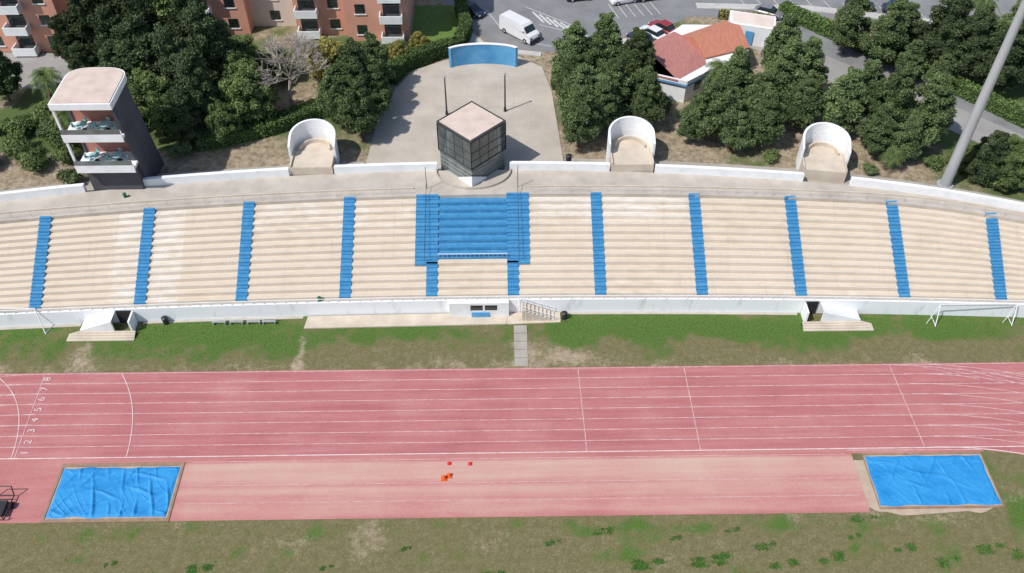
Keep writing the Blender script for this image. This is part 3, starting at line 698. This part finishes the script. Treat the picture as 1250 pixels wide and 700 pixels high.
m=MB();m.prism([(32.6,106.75),(33.6,106.43),(33.62,106.5),(32.62,106.82)],GZ,GZ+2.1);P(m,'doorway_panel',B2,[BLUEW],world=True)
# ------------------------------------------------------------ apartments
def apartment(blocks,nfl,label):
    x0=min(b[0] for b in blocks);yy=min(b[2] for b in blocks)
    A=E('apartment_building',((x0+blocks[-1][1])/2,yy+5,GZ),label,'apartment building',group='apartment blocks')
    FH=3.0
    for bi,(a,b_,yf,mt) in enumerate(blocks):
        m=MB();m.box(a+.002*bi,b_-.002*bi,yf,yf+13,GZ-.05,GZ+FH*nfl+.8+.01*bi);P(m,'wall',A,[mt],world=True)
        m=MB();m.box(a+.3,b_-.3,yf+.3,yf+12.7,GZ+FH*nfl+.83,GZ+FH*nfl+.95);P(m,'roof',A,[ROOFC],world=True)
        w=b_-a;nb=max(1,int(w/3.4))
        for f_ in range(nfl):
            zb=GZ+FH*f_
            for k in range(nb):
                xc=a+(k+.5)*w/nb
                if k%2==bi%2:
                    m=MB();m.box(xc-1.5,xc+1.5,yf-1.5,yf-.002,zb+.0+.25,zb+.4);m.box(xc-1.5,xc+1.5,yf-1.5,yf-1.38,zb+.4,zb+1.35);m.box(xc-1.5,xc-1.38,yf-1.38,yf-.003,zb+.4,zb+1.35);m.box(xc+1.38,xc+1.5,yf-1.38,yf-.003,zb+.4,zb+1.35)
                    P(m,'balcony',A,[WHITE if mt is not CREAM else SALMON],world=True)
                    m=MB();m.box(xc-1.1,xc+1.1,yf-.03,yf-.004,zb+.45,zb+2.5);P(m,'balcony_door',A,[GLASS],world=True)
                else:
                    m=MB();m.box(xc-.65,xc+.65,yf-.05,yf-.004,zb+1.0,zb+2.35);P(m,'window',A,[GLASS],world=True)
                    m=MB();m.box(xc-.8,xc+.8,yf-.12,yf-.006,zb+.85,zb+.98);P(m,'window_sill',A,[WHITE],world=True)
    return A
apartment([(-42,-34,110.5,SALMON),(-34,-27.5,112.6,CREAM),(-27.5,-20.5,110.2,SALMON),(-20.5,-12.3,108.6,SALMON)],6,'salmon and white apartment block with stacked balconies')
apartment([(-80,-68,107.5,SALMON),(-68,-57,106.4,SALMON)],6,'pinkish salmon apartment block behind gardens')
m=MB();m.sheet([(-72,99),(-58,97.5),(-53,101),(-55,105.8),(-72,106.5)],6.04);ST(m,'garden_path',[ASPHL],'pale garden path in front of the apartments','path')
# ------------------------------------------------------------ foliage
def leaves(cs,rs,nper,size,up=-.45,squash=.85,feather=.0):
    cs=np.array(cs);rs=np.array(rs);K=len(cs)
    idx=np.repeat(np.arange(K),nper);N=len(idx)
    d=rng.normal(size=(N,3));d/=np.linalg.norm(d,axis=1)[:,None]
    flip=d[:,2]<up;d[flip,2]*=-1
    rad=rs[idx]*(.72+.50*rng.random(N)**1.3)
    sq=np.array([1,1,squash])
    p=cs[idx]+d*rad[:,None]*sq
    n=d+rng.normal(size=(N,3))*.55;n/=np.linalg.norm(n,axis=1)[:,None]
    t=np.cross(n,rng.normal(size=(N,3)));t/=np.linalg.norm(t,axis=1)[:,None]
    if feather>0:
        fe=rng.random(N)<feather
        t2=d+np.array([0,0,.35])+rng.normal(size=(N,3))*.5;t2/=np.linalg.norm(t2,axis=1)[:,None]
        t[fe]=t2[fe]
        n2_=np.cross(t,rng.normal(size=(N,3)));n2_/=np.linalg.norm(n2_,axis=1)[:,None];n[fe]=n2_[fe]
    b=np.cross(n,t)
    s=size*(.55+.9*rng.random(N))[:,None]
    v=np.stack([p-t*s,p-b*s*.38,p+t*s,p+b*s*.38],1).reshape(-1,3)
    return v
def sphere(c,r,nu=8,nv=5,sq=.85):
    v=[];f=[]
    for j in range(nv+1):
        ph=math.pi*j/nv
        for i in range(nu):
            th_=2*math.pi*i/nu;v.append((c[0]+r*math.sin(ph)*math.cos(th_),c[1]+r*math.sin(ph)*math.sin(th_),c[2]+r*sq*math.cos(ph)))
    for j in range(nv):
        for i in range(nu): f.append((j*nu+i,(j+1)*nu+i,(j+1)*nu+(i+1)%nu,j*nu+(i+1)%nu))
    return v,f
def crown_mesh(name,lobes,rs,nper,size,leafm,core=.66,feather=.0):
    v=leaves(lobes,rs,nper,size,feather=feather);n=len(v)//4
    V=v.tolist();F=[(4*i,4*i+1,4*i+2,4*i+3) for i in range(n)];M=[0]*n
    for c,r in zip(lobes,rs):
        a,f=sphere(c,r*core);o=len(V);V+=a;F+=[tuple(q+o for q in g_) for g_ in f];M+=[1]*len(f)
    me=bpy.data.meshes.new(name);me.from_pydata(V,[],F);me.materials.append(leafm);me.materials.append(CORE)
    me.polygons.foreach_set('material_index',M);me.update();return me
def trunk_mesh(h,lobes,r=.2,mt=None):
    m=MB();pts=[Vector((0,0,-.1))]
    for k in range(1,5): pts.append(Vector((random.uniform(-.15,.15)*k*.5,random.uniform(-.15,.15)*k*.5,h*k/4)))
    for k in range(4): m.tube(pts[k],pts[k+1],r*(1-.18*k),r*(1-.18*(k+1)),n=7)
    for c in lobes[:10]:
        a=pts[2].lerp(pts[4],random.random());m.tube(a,Vector(c),r*.4,r*.12,n=5)
    return m.mesh('trunk',[mt or BARK])
def pine_variant(R=3.0,tall=1.0,leafm=LEAF,size=.15,nper=300,feather=.6,levels=7,pw=1.25,dens=1.0,irr=.3):
    lob=[];rs=[];z0=1.7;H=6.6*tall
    for k in range(levels):
        u=(k+.5)/levels
        prof=(min(1,.62+u*1.6) if u<.25 else 1.0)*(1-max(0,(u-.22)/.86)**pw)
        rad=R*prof;z=z0+H*u
        nl=max(1,int((3+8*prof)*dens))
        ph=random.uniform(0,6)
        for j in range(nl):
            if random.random()<.10: continue
            a=ph+2*math.pi*j/nl+random.uniform(-.35,.35);q=rad*random.uniform(.52,.52+irr+.06)
            lob.append((q*math.cos(a),q*math.sin(a),z+random.uniform(-.4,.4)));rs.append(R*random.uniform(.17,.31)*(.55+.45*prof))
        lob.append((random.uniform(-.2,.2),random.uniform(-.2,.2),z));rs.append(max(.3,rad*.58))
    return crown_mesh('crown',lob,rs,nper,size,leafm,core=.72,feather=feather),trunk_mesh(z0+H*.6,lob[:12])
PV=[pine_variant(tall=random.uniform(.95,1.2),pw=random.uniform(1.0,1.6),irr=random.uniform(.3,.42)) for _ in range(7)]
DV=[pine_variant(leafm=LEAF2,tall=1.3,pw=1.6,size=.16,irr=.4) for _ in range(3)]
MV=[pine_variant(leafm=LEAFM,tall=.9,size=.17,pw=2.2,feather=.1,irr=.4) for _ in range(3)]
YV=[pine_variant(leafm=LEAFY,tall=.85,size=.15,pw=2.2,feather=.1,nper=200,irr=.4) for _ in range(2)]
def tree(name,V,x,y,r,label,cat,group,z=GZ):
    cm,tm=random.choice(V)
    e=E(name,(x,y,z),label,cat,group=group,rot=random.uniform(0,6.28))
    e.scale=(r/3.0,r/3.0,r/3.0*random.uniform(.88,1.1))
    P(tm,'trunk',e,None);P(cm,'crown',e,None);return e
gL='trees beside the apartments';gC='pine trees beside the plaza';gR='pine trees behind the stand'
for x,y,r in[(-61,95,2.6),(-52,104,3.2),(-47.5,99,2.8),(-55.5,103,2.0),(-51,96.5,2.0)]:
    tree('broadleaf_tree',MV+DV,x,y,r,'dark green tree in the apartment gardens','tree',gL)
for x,y,r in[(-48,105,4.0),(-43.5,104.5,3.7),(-42.5,94,3.9),(-40,87.5,3.2),(-43.5,99,3.3),(-38,99.5,3.3),(-35,95,3.6),(-35.3,89,2.9),(-38.6,92.5,3.1),(-36.4,85.9,2.3),(-46.2,94.5,2.6)]:
    tree('evergreen_tree',DV+MV[:1],x,y,r,'tall dense dark evergreen tree near the viewing tower','tree',gL)
for x,y,r in[(-29.5,90,3.2),(-32.6,99.5,2.6),(-32,86.3,2.0),(-28,99,1.9),(-31.5,94,2.5)]:
    tree('broadleaf_tree',MV,x,y,r,'bushy mid green tree in the garden strip','tree',gL)
tree('yellow_leaved_tree',YV,-21,96.5,2.8,'tree with yellowish green leaves beside the hedge','tree',gL)
tree('yellow_leaved_tree',YV,-13.2,102.4,1.5,'small yellowish shrub tree near the apartments','tree',gL,z=GZ-.2)
tree('yellow_leaved_tree',YV,-10.6,104.9,1.5,'small yellowish shrub tree near the apartments','tree',gL,z=GZ-.2)
for x,y,r in[(-17.2,91.8,3.2),(-16.3,86.4,2.7),(-15.6,96.2,2.5),(-19.7,90.6,2.3),(-14.8,91,2.1),(-18.4,88.4,2.4)]:
    tree('pine_tree',PV,x,y,r,'dense green pine tree beside the paved plaza','pine tree',gC)
for x,y,r in[(9,96.5,3.1),(13,98.5,2.9),(16.6,96,2.8),(9.6,88.3,3.2),(13.2,90.4,3.2),(16.8,91.2,2.6),(9.0,84.6,2.5),(11.6,87.2,2.4),(8.7,92,2.5),(17.2,88.4,2.3),(11.6,93.4,2.8)]:
    tree('pine_tree',PV,x,y,r,'dense green pine tree at the edge of the plaza','pine tree',gC)
for x,y,r in[(25,85.5,3.3),(28,91.6,2.7),(30.5,87.9,2.8),(34,92.5,3.2),(35,98,2.9),(37,93.2,2.8),(30.2,84.4,2.5),(35.2,87.8,2.6),(27,83.2,2.1),(39.8,87,3.0),(43,89.6,2.5),(45.2,86.2,3.1),(48.8,84.6,3.1),(42.8,82.8,2.3),(45.8,81.5,2.2),(22.4,85.4,2.1)]:
    tree('pine_tree',PV,x,y,r,'dense green pine tree behind the grandstand parapet','pine tree',gR)
for x,y,r in[(45.5,104.5,2.7),(49,100.8,2.9),(52.5,104,2.6),(56,100.3,3.2),(58.5,98,3.0),(61.5,95,3.2),(64,100,3.0),(58,104,2.3),(62,104,2.6),(67,96,3.1),(51.5,97.8,1.9),(54.5,95.3,1.9)]:
    tree('evergreen_tree',DV+PV,x,y,r,'dark evergreen tree beside the service road','tree','trees beside the service road')
for x,y,r in[(53.5,77.8,2.1),(55.6,76.8,2.2),(52.2,79.8,1.7),(57,80,2.1),(59,77,2.2)]:
    tree('broadleaf_tree',MV+DV,x,y,r,'low bushy green tree at the foot of the mast','tree',gR,z=GZ-.8)
def shrub_variant(mt):
    lob=[(random.uniform(-.8,.8),random.uniform(-.8,.8),random.uniform(.5,1.1)) for _ in range(9)];rs=[random.uniform(.4,.7) for _ in lob]
    return crown_mesh('foliage',lob,rs,220,.11,mt)
SV=[shrub_variant(LEAFM),shrub_variant(LEAF),shrub_variant(LEAFY)]
def shrub(x,y,s,i):
    o=TH(SV[i],'shrub',None,'rounded green garden shrub' if i<2 else 'yellowish rounded garden shrub','shrub',group='garden shrubs',loc=(x,y,GZ-.1),rot=random.uniform(0,6));o.scale=(s,s,s)
for x,y,s in[(-54,90,1.6),(-51,85,1.7),(-52.5,81.5,1.5),(-55,84,1.7),(-48,78.8,1.2),(-49.5,82.5,1.3),(-47,87,1.5),(-57,88,1.5),(-50,89,1.3),(-46.5,91,1.4),(-37.0,83.5,1.1),(-46.6,81.5,1.2),(-53,87.5,1.4),(-58,82,1.5)]: shrub(x,y,s,random.randint(0,1))
for x,y,s in[(31,81.6,.9),(41.5,79.3,.8),(26,96,.8),(20,92,1.0),(22.5,90.5,.8),(7.8,100,1.0),(8.2,102.2,1.1),(-14.5,100,1.2),(-16,99,1.3),(46,94,1.2),(40,104,1.2),(49,80.5,1.0)]: shrub(x,y,s,random.choice([0,1,1,2]))
def hedge(pts,w,h,label,mt=HEDGE):
    V=[];F=[];M=[]
    for a,b_ in zip(pts[:-1],pts[1:]):
        a=Vector((*a,0));b_=Vector((*b_,0));d=(b_-a);l=d.length;d.normalize();n_=Vector((-d.y,d.x,0))
        N=int(l*(w+2*h)*50);u=rng.random(N)*l;side=rng.random(N)
        for k in range(N):
            q=side[k]*(w+2*h)
            if q<h: off=-w/2;z=q;nn_=(-n_)
            elif q<h+w: off=q-h-w/2;z=h;nn_=Vector((0,0,1))
            else: off=w/2;z=q-h-w;nn_=n_
            wob=.12*math.sin(float(u[k])*1.7)+.1*math.sin(float(u[k])*4.1)
            base_=a+d*float(u[k])+n_*(off*(1+.15*wob)+random.uniform(-.12,.12))+Vector((0,0,z*(1+.15*wob)+random.uniform(-.12,.16)))
            nr=(nn_+Vector((random.gauss(0,.5),random.gauss(0,.5),random.gauss(0,.5)))).normalized();t=nr.orthogonal().normalized();bb=nr.cross(t);s=random.uniform(.08,.16)
            o=len(V);V+=[tuple(base_-t*s),tuple(base_-bb*s*.7),tuple(base_+t*s),tuple(base_+bb*s*.7)];F.append((o,o+1,o+2,o+3));M.append(0)
        q=[a-d*.1-n_*(w/2-.08),b_+d*.1-n_*(w/2-.08),b_+d*.1+n_*(w/2-.08),a-d*.1+n_*(w/2-.08)]
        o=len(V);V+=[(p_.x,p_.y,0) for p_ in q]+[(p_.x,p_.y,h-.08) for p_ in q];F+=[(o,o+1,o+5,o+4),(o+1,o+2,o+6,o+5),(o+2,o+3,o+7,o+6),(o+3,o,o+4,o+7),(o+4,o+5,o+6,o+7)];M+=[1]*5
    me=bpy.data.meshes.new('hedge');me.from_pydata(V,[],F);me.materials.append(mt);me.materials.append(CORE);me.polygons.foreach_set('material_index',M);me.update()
    TH(me,'hedge',None,label,'hedge',loc=(0,0,GZ))
hedge([(-35.5,85.3),(-28,88),(-21,92.5),(-19.5,94)],2.2,1.6,'clipped dark green hedge along the garden')
hedge([(-13.9,98.2),(-12.4,101.4),(-8.6,104.1),(-5.6,105.6),(-4.6,109.6),(-5.6,117)],1.5,2.0,'tall clipped green hedge around the plaza end')
hedge([(-17,104.6),(-12.6,106.6)],1.0,1.0,'low clipped hedge in front of the apartments')
hedge([(39.5,115),(46,107.5),(54,99.2),(63,88),(67,84)],1.6,1.7,'long clipped hedge beside the service path')
hedge([(6.9,96.5),(7.2,100.5),(8.6,103.2)],1.0,1.0,'low green hedge at the plaza edge')
hedge([(30.6,114),(37.5,112.6)],1.0,1.0,'yellowish clipped hedge beside the road',LEAFY)
hedge([(-60,88),(-52,92.5),(-45,93)],1.2,1.2,'clipped garden hedge near the viewing tower')
def palm(x,y,h,r,label):
    e=E('palm_tree',(x,y,GZ),label,'palm tree',group='palm trees')
    m=MB();n=8
    for k in range(n): m.tube((.05*k,0,h*k/n),(.05*(k+1),0,h*(k+1)/n),.3-.01*k,.26-.01*k,n=9)
    P(m,'trunk',e,[BARK])
    m=MB();top=Vector((.4,0,h))
    for k in range(44):
        a=k*2.4;el=random.uniform(-.2,1.3);L_=r*random.uniform(.85,1.1);pts=[top]
        for j in range(1,9):
            t=j/8;pts.append(top+Vector((math.cos(a)*L_*t*math.cos(el*.8),math.sin(a)*L_*t*math.cos(el*.8),L_*(math.sin(el)*t-.75*t*t))))
        sd=Vector((-math.sin(a),math.cos(a),0))
        for j in range(8):
            p0,p1=pts[j],pts[j+1]
            for s in(-1,1):
                for q in(0,.5):
                    b0=p0.lerp(p1,q);w=.55*math.sin(math.pi*min(1,(j+q+1)/9))+.08
                    m.add([b0,p0.lerp(p1,min(1,q+.35)),b0+sd*s*w+(p1-p0)*.9-Vector((0,0,.18))],[(0,1,2)])
    P(m,'crown',e,[LEAFM])
palm(26.2,93.6,4.8,2.6,'green fan palm in front of the red roofed building')
palm(62.0,106.5,6.5,3.0,'tall palm tree beside the street')
palm(-55.5,94.5,4.0,2.2,'palm tree in the garden near the tower')
palm(-51.5,88.5,3.0,2.0,'palm tree in the garden near the tower')
palm(43.6,80.0,2.2,1.5,'small palm tree behind the parapet')
e=E('bare_tree',(-25.6,93,GZ),'leafless pale grey tree with spreading twigs','tree')
TR=MB();TW_=MB()
def branch(p,d,l,r,dep):
    q=p+d*l;(TR if dep>3 else TW_).tube(p,q,r,r*.7,n=5 if dep>2 else 3)
    if dep==0: return
    for _ in range(3 if dep>1 else 4):
        nd=(d+Vector((random.gauss(0,.5),random.gauss(0,.5),random.gauss(.14,.3)))).normalized();branch(q,nd,l*random.uniform(.74,.9),max(.026,r*.66),dep-1)
branch(Vector((0,0,0)),Vector((0,0,1)),2.3,.26,6)
P(TR,'trunk',e,[BAREB]);P(TW_,'crown',e,[BAREB])
# weeds and short grass
def weedpatch():
    V=[];F=[]
    def blade(x,y,s,zz):
        a=random.uniform(0,6.28)
        t=Vector((math.cos(a),math.sin(a),random.uniform(-.3,.3)))*s;b_=Vector((-math.sin(a),math.cos(a),random.uniform(-.3,.5)))*s*.6;c_=Vector((x,y,zz))
        o=len(V);V.extend([tuple(c_-t),tuple(c_-b_),tuple(c_+t),tuple(c_+b_)]);F.append((o,o+1,o+2,o+3))
    for cx_,cy_,rx,ry_,n in[(-25.7,35.3,.9,.4,500),(8.3,38.4,.8,.3,260),(11.8,35.3,1.2,.4,700),(17.5,35.6,1.5,.5,900),(22,36.8,.8,.3,260),(27.5,35.7,1.0,.4,420),(34,36.5,.9,.3,260),(41,36.3,1.2,.4,420),(31,39.3,1.2,.25,300),(-8.5,37,.4,.2,100),(4,37.4,.6,.25,130),(37,35.2,1.0,.4,320),(23.5,35.2,1.2,.35,320),(43.6,35.8,1.2,.4,320),(30,37.6,.6,.2,110),(14.5,37.7,.5,.2,100),(-1,34.6,.8,.25,140),(19.6,38.4,.6,.2,120),(-33,36,.5,.2,80),(-15,35.4,.5,.2,80)]:
        for _ in range(n):
            k=random.randint(0,6);ox=math.sin(k*2.1+cx_)*rx*.9;oy=math.cos(k*1.7+cx_)*ry_*.9
            blade(cx_+ox+random.gauss(0,rx*.22),cy_+oy+random.gauss(0,ry_*.28),random.uniform(.035,.09),random.uniform(.01,.06))
    me=bpy.data.meshes.new('weeds');me.from_pydata(V,[],F);me.materials.append(mat('weed_leaves',(.065,.145,.028),(.035,.09,.016),scale=2,island=True,spec=.1));me.update()
    o=TH(me,'weeds',None,'low bright green weed clumps on dry turf','weeds');o['kind']='stuff'
    V.clear();F.clear();n=0
    while n<36000:
        x=random.uniform(-56,58);y=random.choice([random.uniform(56.6,63.6),random.uniform(32,39.8)])
        if y>50 and -21<x<.5 and y>61.9: continue
        if y>50 and 1<x<2.6: continue
        g_,d_,_,_=gcol(x,y)
        if random.random()<g_*1.1-d_*.5: blade(x,y,random.uniform(.03,.075),.03)
        n+=1
    me=bpy.data.meshes.new('grass_tufts');me.from_pydata(V,[],F);me.materials.append(mat('grass_blades',(.09,.15,.035),(.12,.125,.045),scale=1,island=True,spec=.1));me.update()
    o=TH(me,'grass_tufts',None,'short uneven grass tufts on the turf strips','grass');o['kind']='stuff'
weedpatch()
# ------------------------------------------------------------ vehicles
def car(x,y,rot,pm,label,z=6.02,group='parked cars'):
    e=E('parked_car',(x,y,z),label,'car',group=group,rot=rot)
    st=[(-2.1,.66,.60),(-1.95,.80,.82),(-1.3,.86,.90),(0,.88,.90),(1.0,.88,.88),(1.7,.82,.78),(2.05,.66,.62)]
    m=MB();v=[]
    for xx,hw,bz in st: v+=[(xx,-hw*.92,.22),(xx,-hw,.45),(xx,-hw,bz-.12),(xx,-hw*.88,bz),(xx,hw*.88,bz),(xx,hw,bz-.12),(xx,hw,.45),(xx,hw*.92,.22)]
    F=[]
    for k in range(len(st)-1):
        for j in range(8): F.append((8*k+j,8*k+8+j,8*k+8+(j+1)%8,8*k+(j+1)%8))
    F+=[tuple(range(8)),tuple(range(8*len(st)-1,8*len(st)-9,-1))]
    m.add(v,F);P(m,'body',e,[pm])
    m=MB();b_=[(-1.55,-.76,.89),(1.05,-.76,.87),(1.05,.76,.87),(-1.55,.76,.89)];t=[(-1.15,-.62,1.38),(.3,-.62,1.38),(.3,.62,1.38),(-1.15,.62,1.38)]
    m.add(b_+t,[(0,1,5,4),(1,2,6,5),(2,3,7,6),(3,0,4,7),(4,5,6,7)]);P(m,'windows',e,[GLASS])
    m=MB();m.prism([(-1.2,-.63),(.3,-.63),(.38,0),(.3,.63),(-1.2,.63)],1.385,1.44);P(m,'roof',e,[pm])
    for xx in(-1.3,1.3):
        for s in(-1,1):
            m=MB();m.tube((xx,s*.68,.32),(xx,s*.89,.32),.32,n=16);m.tube((xx,s*.892,.32),(xx,s*.90,.32),.18,n=12,mi=1);P(m,'wheel',e,[TYRE,GREYM])
    for s in(-1,1):
        m=MB();m.box(1.93,2.06,s*.52-.13,s*.52+.13,.5,.64);P(m,'headlight',e,[WHITE])
CW=carpaint('white_car_paint',(.72,.72,.72));CD=carpaint('dark_blue_car_paint',(.02,.03,.06));CR=carpaint('red_car_paint',(.28,.03,.03));CG=carpaint('grey_car_paint',(.2,.2,.21));CK=carpaint('black_car_paint',(.015,.015,.017))
car(18.9,107.6,2.3,CD,'dark blue parked car beside the red roofed building',z=6.04)
car(20.6,109.0,2.3,CW,'white parked car beside the red roofed building',z=6.04)
car(22.2,110.4,2.3,CR,'red parked car beside the red roofed building',z=6.04)
car(-4.0,115.6,-.7,CD,'dark blue car on the road by the hedge')
car(17.8,118.6,.3,CW,'white parked car at the roadside');car(21.5,119.5,.3,CK,'black parked car at the roadside')
car(37.6,114.4,-.5,CG,'grey parked car beside the pavement');car(41.8,113.3,-.6,CK,'black parked car beside the pavement')
car(51,116.2,-.2,CK,'black parked car in the street');car(56,115.2,-.2,CD,'dark blue parked car in the street')
car(11.5,119.6,.2,CD,'dark blue parked car at the roadside')
e=E('delivery_van',(2.6,109.6,6.02),'white panel delivery van standing on the road','van',rot=math.radians(-46))
m=MB();prof=[(-2.9,.32),(-2.95,2.2),(-2.75,2.42),(1.25,2.42),(1.6,2.2),(2.15,1.45),(2.8,1.22),(2.98,.9),(2.98,.32)];n=len(prof)
a=[(x,-(1.0 if z<1.5 else .9),z) for x,z in prof];b_=[(x,(1.0 if z<1.5 else .9),z) for x,z in prof]
m.add(a+b_,[tuple(range(n-1,-1,-1)),tuple(range(n,2*n))]+[(i,(i+1)%n,n+(i+1)%n,n+i) for i in range(n)]);P(m,'body',e,[CW])
m=MB();m.add([(1.66,-.82,2.16),(2.17,-.88,1.5),(2.17,.88,1.5),(1.66,.82,2.16)],[(0,1,2,3)]);P(m,'windscreen',e,[GLASS],loc=(.02,0,.02))
for s in(-1,1):
    m=MB();m.add([(.7,s*.965,1.5),(1.95,s*1.005,1.48),(1.5,s*.925,2.1),(.75,s*.925,2.1)],[(0,1,2,3)]);P(m,'side_window',e,[GLASS])
    m=MB();m.box(2.9,3.0,s*.72-.16,s*.72+.16,.85,1.08);P(m,'headlight',e,[GLASS3])
for xx in(-1.9,2.0):
    for s in(-1,1):
        m=MB();m.tube((xx,s*.8,.36),(xx,s*1.03,.36),.36,n=16);m.tube((xx,s*1.032,.36),(xx,s*1.04,.36),.2,n=12,mi=1);P(m,'wheel',e,[TYRE,GREYM])
m=MB();m.box(2.98,3.08,-.95,.95,.35,.7);P(m,'bumper',e,[DARK])
# ------------------------------------------------------------ small furniture
def bin_(x,y,z,mt,label,r=.2,h=.5):
    e=E('litter_bin',(x,y,z),label,'litter bin')
    m=MB();m.tube((0,0,0),(0,0,h),r*.85,r,n=14);P(m,'bin_body',e,[mt])
    m=MB();m.tube((0,0,h),(0,0,h+.12),r*1.06,r*.5,n=14);P(m,'lid',e,[mt])
bin_(-35.2,63.0,0.0,DARK,'dark rounded bin at the foot of the stand wall',.32,.85)
bin_(6.4,63.1,0.0,DARK,'dark rounded bin at the foot of the stand wall',.32,.85)
bin_(-41.0,75.6,Z1,GREEN,'small green litter bin on the upper walkway')
bin_(-19.2,64.6,1.5,GREEN,'small green litter bin on the lower gangway')
bin_(7.6,80.9,6.14,DARK,'black litter bin beside the plaza',.35,1.5)
def bench(x):
    e=E('bench',(x,62.75,.0),'white slatted bench on the turf below the stand','bench',group='white benches')
    m=MB()
    for k in range(2): m.box(-.7,.7,-.12+.15*k,-.03+.15*k,.42,.46)
    P(m,'seat',e,[GREYM])
    for s in(-.6,.6):
        m=MB();m.box(s-.04,s+.04,-.15,.2,0,.42);P(m,'leg',e,[GREYM])
    m=MB();m.box(-.7,.7,.20,.24,.62,.75);m.box(-.6,-.54,.20,.24,.42,.62);m.box(.54,.6,.20,.24,.42,.62);P(m,'backrest',e,[WHITE])
for x in(-29.6,-27.8,-26.0,-24.4): bench(x)
e=E('folded_goal_frame',(49,62,0),'long white tubular goal frame leaning by the stand','goal frame')
m=MB()
for x in(-4,4):
    m.tube((x,-.6,0),(x,.2,2.5),.05);m.tube((x,.9,0),(x,.2,2.5),.03);m.tube((x,-.6,.1),(x,.9,.1),.03);m.tube((x-.8,-.2,0),(x,.2,2.5),.03)
m.tube((-4,.2,2.5),(4,.2,2.5),.05);m.tube((-4,.35,2.1),(4,.35,2.1),.03)
for k in range(12): m.tube((-4+.67*k,.2,2.5),(-3.66+.67*k,.35,2.1),.018,n=4)
P(m,'frame',e,[WHITE])
e=E('folded_goal_frame',(-47.3,62.3,0),'white tubular frame with angled legs by the stand','goal frame')
m=MB();m.tube((0,-.6,0),(-.6,.6,2.6),.06);m.tube((.6,.9,0),(-.6,.6,2.6),.05);m.tube((-.6,.6,2.6),(-6,.8,2.5),.045);m.tube((-6,.8,2.5),(-6,.3,0),.05);m.tube((0,-.6,.08),(.6,.9,.08),.045);P(m,'frame',e,[WHITE])
# ------------------------------------------------------------ camera, light
cd=bpy.data.cameras.new('camera');co=link(bpy.data.objects.new('camera',cd));co.location=(0,0,70)
co.rotation_euler=(math.radians(90-45.9),0,math.radians(-.84));cd.lens=36*1095/1250;cd.sensor_width=36;cd.clip_end=3000;cd.clip_start=.5
sc.camera=co
s=Vector((-.74,-.48,0)).normalized();el=math.radians(54)
sd=Vector((s.x*math.cos(el),s.y*math.cos(el),math.sin(el)))
ld=bpy.data.lights.new('sun','SUN');ld.energy=4.1;ld.angle=math.radians(.5);ld.color=(1,.96,.90)
lo=link(bpy.data.objects.new('sun',ld));lo.rotation_euler=sd.to_track_quat('Z','Y').to_euler();lo.location=(0,0,100)
w=bpy.data.worlds.new('World');sc.world=w;w.use_nodes=True;nt=w.node_tree
sk=nt.nodes.new('ShaderNodeTexSky');sk.sky_type='NISHITA';sk.sun_disc=False;sk.sun_elevation=el;sk.sun_rotation=math.radians(237)
nt.links.new(sk.outputs[0],nt.nodes['Background'].inputs[0]);nt.nodes['Background'].inputs[1].default_value=.14
sc.view_settings.view_transform='Standard';sc.view_settings.look='None';sc.view_settings.exposure=0
